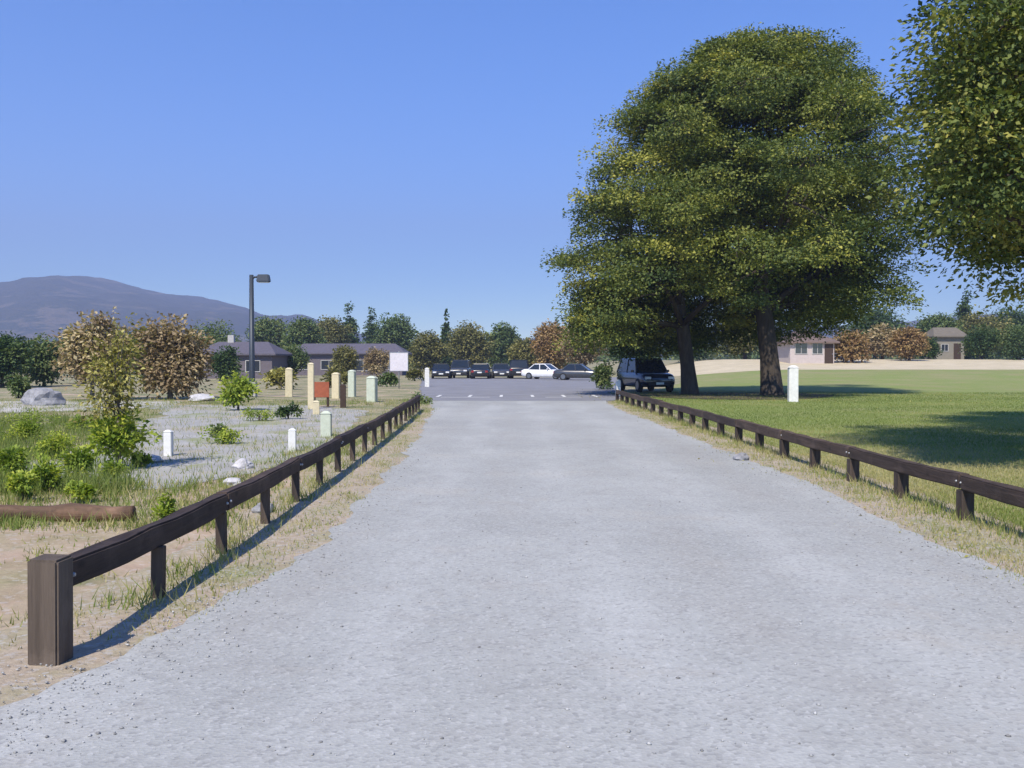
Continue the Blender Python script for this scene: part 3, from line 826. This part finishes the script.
bm = bmesh.new()
a, b2 = at(-40, 520, 10.2), at(128, 524, 9.9)
L = (b2.x - a.x)
add_tube(bm, [(-L / 2 + L * k / 9, 0.03 * math.sin(k * 1.7), 0.075 + 0.012 * math.sin(k * 2.3)) for k in range(10)], [0.085 + 0.014 * math.sin(k * 1.3) for k in range(10)], 10, wob=0.1)
o = from_bm('log', bm, M['log'], None, True); o.location = ((a.x + b2.x) / 2, 10.05, 0.0); o.rotation_euler = (0, 0, -0.03)
tag(o, 'dark brown log lying on bare earth below the weeds at left', 'log')

# ------------------------------------------------------------------ bollards, posts, signs
def bollard(name, label, px, d, h, wd, mat, group=None, cat='post', cap=True):
    g = ground_at(px, d)
    t = thing(name, label, cat, g, random.uniform(-0.2, 0.2), group)
    bm = bmesh.new(); add_box(bm, (0, 0, h / 2 - 0.1), (wd, wd, h + 0.2 - wd * 0.25))
    bmesh.ops.bevel(bm, geom=list(bm.edges), offset=wd * 0.06, segments=2, affect='EDGES')
    from_bm('shaft', bm, mat, t)
    bm = bmesh.new()
    r_ = bmesh.ops.create_cone(bm, cap_ends=True, segments=4, radius1=wd * 0.78, radius2=wd * 0.3, depth=wd * 0.25, matrix=Matrix.Translation((0, 0, h - wd * 0.0 - wd * 0.0)) @ Matrix.Rotation(R(45), 4, 'Z'))
    for v in bm.verts: v.co.z += -wd * 0.0
    from_bm('cap', bm, mat, t)
    return t
bollard('bollard', 'short white bollard in the left yard, leftmost, right of the sapling', 168, 17.0, 0.43, 0.13, M['white'], 'short white bollards')
bollard('bollard', 'short white bollard just behind the left fence rail, left of another', 292, 17.8, 0.40, 0.13, M['white'], 'short white bollards')
bollard('bollard', 'short white bollard nearest the middle of the left fence, below the rust-red board', 326, 21.5, 0.52, 0.22, M['palegreen'], 'short white bollards')
bollard('marker_post', 'stout cream post, leftmost of the group, before the long house', 289, 46, 1.3, 0.32, M['cream'], 'cream posts by the rust-red board')
bollard('marker_post', 'tallest slim cream post, directly left of the rust-red board', 311, 34, 1.55, 0.2, M['cream'], 'cream posts by the rust-red board')
bollard('marker_post', 'cream post directly right of the rust-red board', 336, 44, 1.1, 0.32, M['cream'], 'cream posts by the rust-red board')
bollard('marker_post', 'pale green post between brown post and pale wide pillar', 352, 46, 1.2, 0.3, M['palegreen'], 'cream posts by the rust-red board')
bollard('marker_post', 'wide pale green-white pillar, rightmost of the post group', 372, 40, 1.0, 0.36, M['palegreen'], 'cream posts by the rust-red board')
bollard('marker_post', 'stubby cream post at the foot of the rust-red board', 316, 30.5, 0.4, 0.2, M['cream'], 'cream posts by the rust-red board')
bollard('marker_post', 'dark brown post beside the cream posts', 343, 35, 0.8, 0.2, M['brownpaint'])
bollard('gate_pillar', 'white post standing alone on the lawn beside the great trees', 793, 40, 1.42, 0.36, M['white'])
bollard('marker_post', 'thin white post right of the square white sign', 427, 64, 1.2, 0.28, M['white'])
bollard('marker_post', 'small white post in shade left of the dark parked vehicle', 618, 47, 0.75, 0.2, M['white'])

g = ground_at(321, 35.5)
t = thing('notice_board', 'rust-red notice board on two brown posts among the cream posts', 'board', g)
for s in (-1, 1):
    bm = bmesh.new(); add_box(bm, (s * 0.24, 0, 0.35), (0.08, 0.08, 1.1)); from_bm('leg', bm, M['brownpaint'], t, bevel=0.008)
bm = bmesh.new(); add_box(bm, (0, -0.06, 0.62), (0.6, 0.035, 0.55)); from_bm('panel', bm, M['rust'], t, bevel=0.006)

g = ground_at(399, 60)
t = thing('road_sign', 'square white sign on a thin pole in front of the long house', 'sign', g)
bm = bmesh.new(); add_tube(bm, [(0, 0, -0.2), (0, 0, 2.25)], [0.035, 0.035], 10); from_bm('pole', bm, M['galv'], t, True)
bm = bmesh.new(); add_box(bm, (0, -0.055, 1.62), (1.08, 0.03, 1.12)); from_bm('panel', bm, M['sign_white'], t, bevel=0.008)
for a_, b_ in (((0, .555), (1.12, .03)), ((0, -.555), (1.12, .03)), ((.545, 0), (.03, 1.08)), ((-.545, 0), (.03, 1.08))):
    bm = bmesh.new(); add_box(bm, (a_[0], -.058, 1.62 + a_[1]), (b_[0], .05, b_[1])); from_bm('frame', bm, M['galv'], t)
for zz in (1.9, 1.34):
    bm = bmesh.new(); add_box(bm, (0, -0.0375, zz), (0.5, 0.004, 0.05)); from_bm('bracket', bm, M['galv'], t)

# ------------------------------------------------------------------ street lamp
g = ground_at(252, 46)
t = thing('street_lamp', 'tall dark street lamp with a box head above the lime bush', 'street lamp', g)
bm = bmesh.new(); add_tube(bm, [(0, 0, -0.3), (0, 0, 0.02), (0, 0, 5.6)], [0.14, 0.14, 0.095], 14); from_bm('pole', bm, M['steel'], t, True)
bm = bmesh.new(); add_box(bm, (0, 0, 0.35), (0.4, 0.4, 0.7)); from_bm('base', bm, M['concrete'], t, bevel=0.02)
bm = bmesh.new(); add_tube(bm, [(0, 0, 5.42), (0.16, -0.01, 5.5), (0.34, -0.02, 5.5)], [0.05, 0.05, 0.045], 8); from_bm('arm', bm, M['steel'], t, True)
bm = bmesh.new()
vs_ = add_box(bm, (0.56, -0.02, 5.44), (0.6, 0.44, 0.34))
for v in vs_:
    if v.co.z > 5.5: v.co.x = 0.56 + (v.co.x - 0.56) * 0.82; v.co.y *= 0.8
hd = from_bm('head', bm, M['steel'], t, bevel=0.03)
bm = bmesh.new(); add_box(bm, (0.56, -0.02, 5.262), (0.48, 0.34, 0.03)); from_bm('lens', bm, M['lens'], hd)

# ------------------------------------------------------------------ cars
def car(name, label, loc, rz, paint, kind='sedan', group=None, cat='car'):
    t = thing(name, label, cat, loc, rz, group)
    if kind == 'suv': L, W, H, belt, hood = 4.6, 1.88, 1.82, 1.08, 1.05
    elif kind == 'van': L, W, H, belt, hood = 4.9, 1.9, 2.0, 1.12, 1.08
    else: L, W, H, belt, hood = 4.45, 1.76, 1.45, 0.92, 0.88
    hl, hw = L / 2, W / 2
    # the car points along -y; stations from nose to tail: (y, z low, z top, half width)
    if kind == 'sedan': st = [(-hl, .36, .62, .80), (-hl + .06, .28, .74, .90), (-hl + .45, .22, hood - .06, .97), (-hl + 1.15, .2, hood, 1), (-hl + 1.6, .2, belt, 1), (0.3, .2, belt, 1), (hl - 1.0, .2, belt + .02, 1), (hl - .35, .24, belt + .02, .97), (hl - .05, .3, belt - .06, .91), (hl, .4, belt - .2, .84)]
    else: st = [(-hl, .42, .72, .82), (-hl + .06, .34, .88, .91), (-hl + .45, .28, hood - .06, .98), (-hl + 1.05, .26, hood, 1), (-hl + 1.4, .26, belt, 1), (0.3, .26, belt, 1), (hl - .4, .28, belt, 1), (hl - .06, .34, belt, .95), (hl, .42, belt - .1, .88)]
    bm = bmesh.new(); rings = []
    for (y, zl, zt, wf) in st:
        h = hw * wf; zm = zl + (zt - zl) * 0.55
        sec = [(-h * .86, zl), (-h * .98, zl + .1), (-h, zm), (-h * .95, zt - .05), (-h * .80, zt), (0, zt + .025), (h * .80, zt), (h * .95, zt - .05), (h, zm), (h * .98, zl + .1), (h * .86, zl)]
        rings.append([bm.verts.new((x, y, z)) for x, z in sec])
    for a, b in zip(rings, rings[1:]):
        for k in range(11): bm.faces.new((a[k], a[(k + 1) % 11], b[(k + 1) % 11], b[k]))
    bm.faces.new(rings[0]); bm.faces.new(rings[-1][::-1])
    body = from_bm('body', bm, paint, t, True)
    # greenhouse: glass below, roof on top, pillars over it
    if kind == 'sedan': lo, hi = (-hl + 1.35, hl - .75), (-hl + 2.05, hl - 1.35)
    elif kind == 'suv': lo, hi = (-hl + 1.2, hl - .1), (-hl + 1.8, hl - .42)
    else: lo, hi = (-hl + .95, hl - .06), (-hl + 1.65, hl - .2)
    wl_, wh_ = hw * .93, hw * .76
    zl, zh = belt - .02, H - .07
    def P(fx, y, z):   # greenhouse skin point
        return Vector((fx, y, z))
    bm = bmesh.new()
    v = [bm.verts.new(p) for p in [(-wl_, lo[0], zl), (wl_, lo[0], zl), (wl_, lo[1], zl), (-wl_, lo[1], zl), (-wh_, hi[0], zh), (wh_, hi[0], zh), (wh_, hi[1], zh), (-wh_, hi[1], zh)]]
    for f in ((0, 1, 5, 4), (1, 2, 6, 5), (2, 3, 7, 6), (3, 0, 4, 7), (4, 5, 6, 7), (3, 2, 1, 0)): bm.faces.new([v[k] for k in f])
    from_bm('windows', bm, M['carglass'], t)
    bm = bmesh.new()
    vs2 = add_box(bm, (0, (hi[0] + hi[1]) / 2, H - .045), (wh_ * 2.04, hi[1] - hi[0] + .06, .075))
    for q in vs2:
        if q.co.z > H - .045: q.co.x *= .9; q.co.y = (hi[0] + hi[1]) / 2 + (q.co.y - (hi[0] + hi[1]) / 2) * .93
    from_bm('roof', bm, paint, t, bevel=0.02)
    for s in (-1, 1):
        for f in (0.0, 0.48, 1.0):
            ya = lo[0] + (lo[1] - lo[0]) * f; yb = hi[0] + (hi[1] - hi[0]) * f
            bm = bmesh.new(); add_tube(bm, [(s * wl_, ya, zl - .02), (s * wh_, yb, zh + .01)], [.045, .04], 6)
            from_bm('pillar', bm, paint, t)
    wr = 0.32 if kind == 'sedan' else 0.37
    for s in (-1, 1):
        for yy in (-hl + .82, hl - .88):
            wv = bpy.data.objects.new('wheel', None); COL.objects.link(wv); wv.parent = t; wv.location = (s * (hw - .09), yy, wr); wv.empty_display_size = .2
            bm = bmesh.new(); bmesh.ops.create_cone(bm, cap_ends=True, segments=28, radius1=wr, radius2=wr, depth=.22, matrix=Matrix.Rotation(R(90), 4, 'Y')); from_bm('tyre', bm, M['tyre'], wv, bevel=0.02)
            bm = bmesh.new()
            bmesh.ops.create_cone(bm, cap_ends=True, segments=24, radius1=wr * .64, radius2=wr * .64, depth=.03, matrix=Matrix.Translation((s * .105, 0, 0)) @ Matrix.Rotation(R(90), 4, 'Y')); from_bm('rim', bm, M['alloy'], wv)
        bm = bmesh.new(); add_box(bm, (s * hw * .68, -hl + .035, .62 if kind == 'sedan' else .76), (.34, .1, .15)); from_bm('headlight', bm, M['headlamp'], t, bevel=0.02)
        bm = bmesh.new(); add_box(bm, (s * hw * .74, hl - .035, .70 if kind == 'sedan' else .86), (.26, .1, .2)); from_bm('tail_light', bm, M['taillamp'], t, bevel=0.02)
        bm = bmesh.new(); add_box(bm, (s * (hw + .06), lo[0] + .28, belt + .04), (.16, .1, .12)); from_bm('mirror', bm, paint, t, bevel=0.02)
    bm = bmesh.new(); add_box(bm, (0, -hl - .002, .46), (hw * 1.3, .06, .14)); from_bm('grille', bm, M['trim'], t, bevel=0.01)
    for yy in (-hl - .036, hl + .004):
        bm = bmesh.new(); add_box(bm, (0, yy, .48 if yy < 0 else .62), (.42, .012, .12)); from_bm('number_plate', bm, M['plate'], t)
    return t
P_navy = mat_paint('navy_car_paint', (0.012, 0.016, 0.03)); P_black = mat_paint('black_car_paint', (0.012, 0.012, 0.013)); P_grey = mat_paint('charcoal_car_paint', (0.045, 0.047, 0.052))
P_white = mat_paint('white_car_paint', (0.80, 0.80, 0.80)); P_silver = mat_paint('silver_car_paint', (0.42, 0.43, 0.45)); P_grey2 = mat_paint('mid_grey_car_paint', (0.2, 0.2, 0.21)); P_red = mat_paint('maroon_car_paint', (0.07, 0.018, 0.02))
car('parked_car', 'dark navy off-roader parked in the shade of the great trees', ground_at(645, 54.5), R(12), P_navy, 'suv')
gp = 'dark cars across the car park'
dk = [('leftmost dark car in the far row', 441, 97, 4, P_black, 'sedan'), ('second dark car from the left in the far row, tall', 461, 99, -3, P_grey, 'suv'), ('middle black car of the far row', 481, 96, 178, P_black, 'sedan'),
      ('fourth dark car in the far row', 501, 98, 3, P_grey, 'sedan'), ('rightmost dark car of the far row, next to the white car', 520, 97, 176, P_black, 'suv')]
for lb, px, d, a, pt, kd in dk:
    car('parked_car', lb, ground_at(px, d), R(a), pt, kd, gp)
car('parked_car', 'bright white car at the right end of the far row', ground_at(546, 93), R(62), P_white, 'sedan')
car('parked_car', 'charcoal car near the brown tree, right of the white car', ground_at(580, 88), R(75), P_grey, 'sedan')

# ------------------------------------------------------------------ houses
def house(name, label, px0, px1, eave_py, ridge_py, d, wallm, roofm, wins, dep=7.0, door=None, rz=0.0, hip=1.2, chim=None):
    a, b = ground_at(px0, d), ground_at(px1, d)
    W = b.x - a.x
    g = Vector(((a.x + b.x) / 2, d, min(a.z, b.z)))
    t = thing(name, label, 'house', g, rz)
    eave = at(0, eave_py, d).z - g.z; ridge = at(0, ridge_py, d).z - g.z
    bm = bmesh.new(); add_box(bm, (0, dep / 2, eave / 2 - 0.25), (W, dep, eave + 0.5)); from_bm('wall', bm, wallm, t)
    ov = 0.45
    bm = bmesh.new()
    e = eave - 0.03
    lo = [bm.verts.new(p) for p in ((-W / 2 - ov, -ov, e), (W / 2 + ov, -ov, e), (W / 2 + ov, dep + ov, e), (-W / 2 - ov, dep + ov, e))]
    l2 = [bm.verts.new(v.co + Vector((0, 0, .16))) for v in lo]
    r0, r1_ = bm.verts.new((-W / 2 + hip, dep / 2, ridge)), bm.verts.new((W / 2 - hip, dep / 2, ridge))
    bm.faces.new(lo[::-1])
    for k in range(4): bm.faces.new((lo[k], lo[(k + 1) % 4], l2[(k + 1) % 4], l2[k]))
    bm.faces.new((l2[0], l2[1], r1_, r0)); bm.faces.new((l2[1], l2[2], r1_)); bm.faces.new((l2[2], l2[3], r0, r1_)); bm.faces.new((l2[3], l2[0], r0))
    rf_ = from_bm('roof', bm, roofm, t)
    if chim is not None:
        bm = bmesh.new(); add_box(bm, (chim, dep * .5, ridge + 0.1), (.6, .6, 1.1)); from_bm('chimney', bm, M['concrete'], rf_, bevel=0.02)
    for (fx, zc, ww, wh) in wins:
        x = (fx - .5) * W
        bm = bmesh.new()
        for s in (-1, 1):
            add_box(bm, (x + s * (ww / 2 + .035), -.02, zc), (.07, .08, wh + .14))
            add_box(bm, (x, -.021, zc + s * (wh / 2 + .035)), (ww - .002, .08, .07))
        add_box(bm, (x, -.018, zc), (.045, .06, wh))
        fr = from_bm('window', bm, M['concrete'], t)
        bm = bmesh.new(); add_box(bm, (x, -.005, zc), (ww, .03, wh)); from_bm('pane', bm, M['pane'], fr)
    if door is not None:
        bm = bmesh.new(); add_box(bm, ((door - .5) * W, -.02, 1.02), (.9, .06, 2.04)); dr = from_bm('door', bm, M['brownpaint'], t, bevel=.01)
        bm = bmesh.new(); add_box(bm, ((door - .5) * W + .34, -.07, 1.0), (.04, .06, .12)); from_bm('handle', bm, M['galv'], dr)
    return t
house('house', 'long low mauve-grey house behind the square white sign', 288, 402, 354, 343, 118, M['wall_mauve'], M['roof_grey'], [(.12, 1.25, 1.4, 1.0), (.36, 1.25, 1.8, 1.0), (.66, 1.2, 2.4, 1.2), (.88, 1.25, 1.0, 1.0)], door=.5)
house('house', 'small mauve-roofed house behind the lamp post', 196, 272, 355, 341, 96, M['wall_mauve'], M['roof_grey'], [(.3, 1.2, 1.3, 1.0), (.75, 1.2, 1.3, 1.0)], chim=-1.2)
house('house', 'pale pink house partly hidden behind the great trees', 790, 834, 343, 328, 104, M['wall_pink'], M['roof_rust'], [(.25, 1.6, 1.2, 1.1), (.62, 1.6, 1.0, 1.1)], door=.88, hip=2.0)
house('shed', 'small grey-brown shed among the bushes beyond the lawn', 936, 964, 337, 327, 126, M['wall_olive'], M['roof_brown'], [(.3, 1.5, .8, .8)], door=.75, dep=3.5, hip=.3)

# ------------------------------------------------------------------ background trees
r4 = np.random.default_rng(41)
def far_tree(label, px0, px1, top, d, mat, seed, kind='round', group='trees in the background', name='background_tree', lsize=None, cat='tree', foot=0.12):
    g = ground_at((px0 + px1) / 2, d)
    pyb = 362 + (CAMZ - g.z) / d * F
    w_ = (px1 - px0) / F * d; h_ = (pyb - top) / F * d
    ls = lsize or max(0.22, d * 0.0028)
    if kind == 'cone':
        rr = np.random.default_rng(seed); bl = []
        for k in range(12):
            f = k / 11
            rb = w_ * 0.5 * (1 - f) ** 0.8 * 0.62 + 0.12
            for q in range(3 if f < .75 else 1):
                a = rr.uniform(0, 6.28); o_ = w_ * .5 * (1 - f) ** .8 * .45 * (1 if f < .75 else 0)
                bl.append((g.x + math.cos(a) * o_, d + math.sin(a) * o_, g.z + h_ * (.1 + .88 * f), rb, rb, h_ * .06))
    else:
        bl = blobset(px0, px1, top, pyb - (pyb - top) * (.02 if kind == 'low' else foot), d, 20, 0.27, w_ * .9, seed=seed, taper=0.2)
    return tree(name, label, cat, g, bl, mat, max(.08, w_ * .03), h_ * .22, M['bark'], r4, group=group, twigs=0,
                per_m2=2.2 / ls * 0.16 / (w_ * .1), leaves=11, csize=w_ * .12, lsize=ls, shell=.45, flat=.7)
T_ = [
 ('dark green tree filling the left photo edge behind the boulder', -30, 34, 326, 62, 'leaf_dark', 'low'),
 ('mid green tree second from the left photo edge', 18, 70, 334, 66, 'leaf_mid', 'low'),
 ('dark green tree hidden behind the grey-brown autumn tree', 50, 118, 318, 74, 'leaf_dark', 'low'),
 ('dark green tree behind the russet autumn tree', 112, 182, 324, 80, 'leaf_dark', 'low'),
 ('dark tree between the russet tree and the lamp post', 178, 246, 318, 130, 'leaf_mid', 'low'),
 ('green tree right of the lamp post above the roofs', 246, 296, 309, 160, 'leaf_mid', 'low'),
 ('green tree above the left end of the long house', 280, 328, 314, 150, 'leaf_mid', 'low'),
 ('olive tree above the middle of the long house', 310, 356, 313, 165, 'leaf_olive', 'low'),
 ('tall dark pine above the long house', 332, 366, 304, 180, 'leaf_dark', 'cone'),
 ('second tall dark pine, left of the square white sign', 354, 388, 310, 190, 'leaf_dark', 'cone'),
 ('broad green tree directly above the square white sign', 372, 422, 308, 170, 'leaf_mid', 'low'),
 ('low olive tree right of the square white sign', 406, 450, 330, 140, 'leaf_olive', 'low'),
 ('thin spire-like tree above the left end of the dark cars', 438, 454, 311, 175, 'leaf_dark', 'cone'),
 ('olive tree behind the leftmost dark cars', 444, 494, 320, 150, 'leaf_olive', 'low'),
 ('mid green tree behind the middle of the dark car row', 478, 522, 318, 160, 'leaf_mid', 'low'),
 ('low yellowish tree behind the right end of the dark car row', 506, 544, 333, 135, 'leaf_olive', 'low'),
 ('brown autumn tree behind the bright white car', 528, 576, 320, 122, 'leaf_rust', 'low'),
 ('pale brown tree at the left foot of the great trees, behind silver car', 560, 610, 312, 112, 'leaf_brown', 'low'),
 ('dark tree seen under the great trees, behind the dark off-roader', 606, 668, 318, 120, 'leaf_dark', 'low'),
 ('dark tree seen between the two great trunks', 660, 722, 316, 125, 'leaf_dark', 'low'),
 ('olive tree seen right of the rear trunk, left of the pale pink house', 712, 778, 318, 122, 'leaf_olive', 'low'),
 ('rusty brown tree just right of the pale pink house', 828, 876, 326, 106, 'leaf_rust', 'low'),
 ('brown tree between two rusty trees beyond the lawn', 858, 906, 322, 118, 'leaf_brown', 'low'),
 ('reddest rusty tree, left of the small shed', 888, 930, 324, 110, 'leaf_rust', 'low'),
 ('dark pine rising behind the small shed', 946, 986, 289, 165, 'leaf_dark', 'cone'),
 ('dark round tree at the right photo edge beyond the lawn', 980, 1056, 302, 170, 'leaf_dark', 'low'),
 ('dark green tree behind the small shed, left of the pine', 906, 964, 306, 150, 'leaf_mid', 'low'),
 ('bluish green tree above the rusty trees beyond the lawn', 840, 910, 304, 175, 'leaf_dark', 'low'),
 ('olive tree right of the dark pine, above the shed bushes', 950, 1012, 308, 158, 'leaf_olive', 'low'),
]
for k, (lb, a, b, tp, d, mt, kd) in enumerate(T_):
    far_tree(lb, a, b, tp, d, M[mt], 50 + k, kd)
for k, (lb, a, b, tp, d, mt) in enumerate([
  ('olive bush before the small mauve house, right of the lamp post', 262, 300, 366, 58, 'leaf_yellow'),
  ('olive-green bush in front of the long house, behind the cream posts', 318, 352, 368, 62, 'leaf_olive'),
  ('green bush at the right end of the long house', 376, 398, 372, 64, 'leaf_mid'),
  ('olive bush between the white sign and thin white post', 404, 424, 368, 84, 'leaf_olive'),
  ('broad dark green bush just right of the small shed', 958, 1000, 322, 116, 'leaf_dark'),
  ('green bush at the right photo edge beyond the lawn', 992, 1046, 322, 114, 'leaf_mid'),
  ('low dark bush at the left corner of the small shed', 918, 942, 338, 117, 'leaf_dark'),
  ('dark green bush at the left wall of the long house', 274, 312, 344, 104, 'leaf_mid'),
  ('olive tree-like bush before the middle of the long house', 332, 362, 340, 106, 'leaf_olive'),
  ('dark bush before the small mauve house, left of lamp post', 206, 244, 346, 84, 'leaf_dark'),
  ('pale brown bush hiding the right end of the long house', 362, 392, 344, 106, 'leaf_brown')]):
    shrub(lb, a, b, tp, d, M[mt], 10, .24, 60 + k, per_m2=3)
# ------------------------------------------------------------------ a far wood along the foot of the hills
rr = np.random.default_rng(77)
bl = []
for k in range(420):
    px = rr.uniform(-500, 1600); d = rr.uniform(230, 420)
    x = (px - 512) / F * d; hgt = rr.uniform(4.0, 7.5)
    bl.append((x, d, terrain(x, d) + hgt * .5, rr.uniform(3, 5), rr.uniform(3, 5), hgt * .55))
V, Fc, T, CC = clumps(bl, rr, per_m2=.22, leaves=9, csize=1.6, lsize=1.0, shell=.6, flat=.7)
tag(from_np('far_wood', V, Fc, M['leaf_mid'], None, {'tint': T}), kind='stuff')

# ------------------------------------------------------------------ grass and gravel
def grass(name, pts, h, wd, tint, r, mat=None):
    n_ = len(pts)
    a = r.uniform(0, 2 * np.pi, n_)
    s = np.stack([np.cos(a), np.sin(a), np.zeros(n_)], 1) * (wd / 2)[:, None]
    lean = r.normal(size=(n_, 3)) * np.array([.38, .38, 0]) * h[:, None]; lean[:, 2] = h
    V = np.stack([pts - s, pts + s, pts + lean], 1).reshape(-1, 3)
    Fc = np.arange(n_ * 3).reshape(n_, 3)
    return tag(from_np(name, V, Fc, mat or M['blade'], None, {'tint': np.repeat(np.clip(tint, 0, 1), 3)}), kind='stuff')

def road_edges(y):
    ys = [q[0] for q in ROAD]
    return np.interp(y, ys, [q[1] for q in ROAD]), np.interp(y, ys, [q[2] for q in ROAD])

r5 = np.random.default_rng(55)
# tufts along both verges, thickest by the fences
P_, H_, T2 = [], [], []
def tufts(n_, fx, ylo, yhi, hlo, hhi, tlo, thi, spread=.09, per=16, skew=1.4):
    for k in range(n_):
        y = ylo + (yhi - ylo) * r5.random() ** skew
        x = fx(y)
        m = int(per * r5.uniform(.5, 1.5))
        q = r5.normal(size=(m, 2)) * spread
        hh = r5.uniform(hlo, hhi); tt = r5.uniform(tlo, thi)
        P_.append(np.stack([x + q[:, 0], y + q[:, 1], np.full(m, .0)], 1)); H_.append(hh * r5.uniform(.5, 1.2, m)); T2.append(tt + r5.normal(size=m) * .1)
tufts(520, lambda y: road_edges(y)[0] - abs(r5.normal()) * .42 - .05, 5.8, 40, .015, .06, .4, 1.0)
tufts(230, lambda y: -2.42 - .015 * (y - 6) + r5.normal() * .1, 6.5, 34, .05, .16, .2, .9)
tufts(1100, lambda y: road_edges(y)[1] + abs(r5.normal()) * .45 + .05, 5.5, 40, .015, .07, .4, 1.0)
tufts(700, lambda y: 4.58 - .009 * max(0, y - 10) + r5.normal() * .14, 5, 40, .05, .17, .3, 1.0)
P_ = np.concatenate(P_); H_ = np.concatenate(H_); T2 = np.concatenate(T2)
grass('verge_grass', P_, H_, r5.uniform(.006, .014, len(P_)), T2, r5)
# rough grass on the left
P_, H_, T2 = [], [], []
def left_x(y): return -2.75 - .012 * y - (r5.random() ** 1.1) * (y * .55 - .6)
tufts(5200, left_x, 9.5, 42, .04, .16, .1, .95, .13, 14, 1.2)
tufts(60, lambda y: -2.8 - r5.random() * 2.2, 5.5, 10, .02, .07, .4, 1.0, .07, 10, 1)
for k in range(620):
    px = r5.uniform(-20, 135); py = r5.uniform(420, 496)
    q_ = 1600 / (py - 362); c_ = np.array([(px - 512) / F * q_, q_])
    m = 22; q = r5.normal(size=(m, 2)) * .12
    P_.append(np.stack([c_[0] + q[:, 0], c_[1] + q[:, 1], np.zeros(m)], 1)); H_.append(r5.uniform(.12, .34) * r5.uniform(.5, 1.2, m)); T2.append(r5.uniform(.15, .5) + r5.normal(size=m) * .08)
P_ = np.concatenate(P_); H_ = np.concatenate(H_); T2 = np.concatenate(T2)
keep = ~((P_[:, 1] > 13.2) & (P_[:, 1] < 36) & (P_[:, 0] < -3.9) & (P_[:, 0] > -4.3 - P_[:, 1] * .21) & (r5.random(len(P_)) < .8))
P_, H_, T2 = P_[keep], H_[keep], T2[keep]
grass('rough_grass', P_, H_, r5.uniform(.008, .018, len(P_)), T2, r5)
# lawn blades, thinning with distance
n_ = 150000
y = 8 + 44 * r5.random(n_) ** 1.5
x = 4.9 + r5.random(n_) * (y * .56 - 3.2)
ok = x > 4.85; x, y = x[ok], y[ok]
patch = np.array([mnoise.fractal(Vector((a * .25, b * .25, 1.0)), 1, 2, 3) for a, b in zip(x, y)])
drier = np.interp(y, [10, 26], [.36, .0])
pz = np.array([terrain(a, b) for a, b in zip(x, y)])
grass('lawn_grass', np.stack([x, y, pz], 1), r5.uniform(.025, .06, len(x)), r5.uniform(.008, .016, len(x)) * np.interp(y, [8, 50], [.9, 2.2]), .30 + .5 * patch + drier + r5.normal(size=len(x)) * .12, r5)

# loose stones on the road and its edges
n_ = 7000
y = 4.0 + 15 * r5.random(n_) ** 1.7
el, er = road_edges(y)
edge = r5.random(n_) < .8
side = r5.random(n_) < .5
x = np.where(edge, np.where(side, el + r5.normal(size=n_) * .3, er + r5.normal(size=n_) * .3), el + (er - el) * r5.random(n_))
octa = np.array([(1, 0, 0), (-1, 0, 0), (0, 1, 0), (0, -1, 0), (0, 0, 1), (0, 0, -1)], float)
of = np.array([(0, 2, 4), (2, 1, 4), (1, 3, 4), (3, 0, 4), (2, 0, 5), (1, 2, 5), (3, 1, 5), (0, 3, 5)])
sz = (.003 + .010 * r5.random(n_) ** 3)
sc = sz[:, None] * r5.uniform(.6, 1.2, (n_, 3)); sc[:, 2] *= .65
a = r5.uniform(0, 6.28, n_)
pv = octa[None] * sc[:, None] * r5.uniform(.75, 1.25, (n_, 6, 1))
ca, sa = np.cos(a)[:, None], np.sin(a)[:, None]
V = np.stack([pv[..., 0] * ca - pv[..., 1] * sa + x[:, None], pv[..., 0] * sa + pv[..., 1] * ca + y[:, None], pv[..., 2] + .013 + sc[:, 2:3] * .4], -1).reshape(-1, 3)
Fc = (of[None] + (np.arange(n_) * 6)[:, None, None]).reshape(-1, 3)
n = Nodes('loose_stones')
ta = n.new('ShaderNodeAttribute'); ta.attribute_name = 'tint'
n.base(n.ramp(ta.outputs['Fac'], [(0, (.16, .155, .15)), (.5, (.30, .30, .29)), (1, (.44, .44, .43))])); n.rough(.9)
tag(from_np('loose_gravel', V, Fc, n.m, None, {'tint': np.repeat(r5.random(n_), 6)}), kind='stuff')

# fallen leaves below the trees and along the verges
n_ = 2600
xa = np.concatenate([r5.normal(10.5, 5.5, 1200), r5.normal(8.5, 3.0, 800), road_edges(np.full(600, 10.0))[1] + r5.normal(0.6, .45, 600)])
ya = np.concatenate([r5.normal(47.5, 5, 1200), r5.normal(16, 4.5, 800), r5.uniform(5, 30, 600)])
ok = (xa > 3.0) & (ya > 5) & ~((xa > 4.3) & (xa < 4.9)); xa, ya = xa[ok], ya[ok]; n_ = len(xa)
ax = r5.normal(size=(n_, 3)) * np.array([1, 1, .08]); nr_ = np.array([0, 0, 1.0]) + r5.normal(size=(n_, 3)) * .25
L_ = np.where(ya > 30, r5.uniform(.06, .11, n_), r5.uniform(.02, .05, n_))
V, Fc, T = leaf_arrays(np.stack([xa, ya, np.full(n_, .022)], 1), ax, nr_, L_, L_ * .6, r5.random(n_))
tag(from_np('fallen_leaves', V, Fc, M['leaf_yellow'], None, {'tint': T}), kind='stuff')
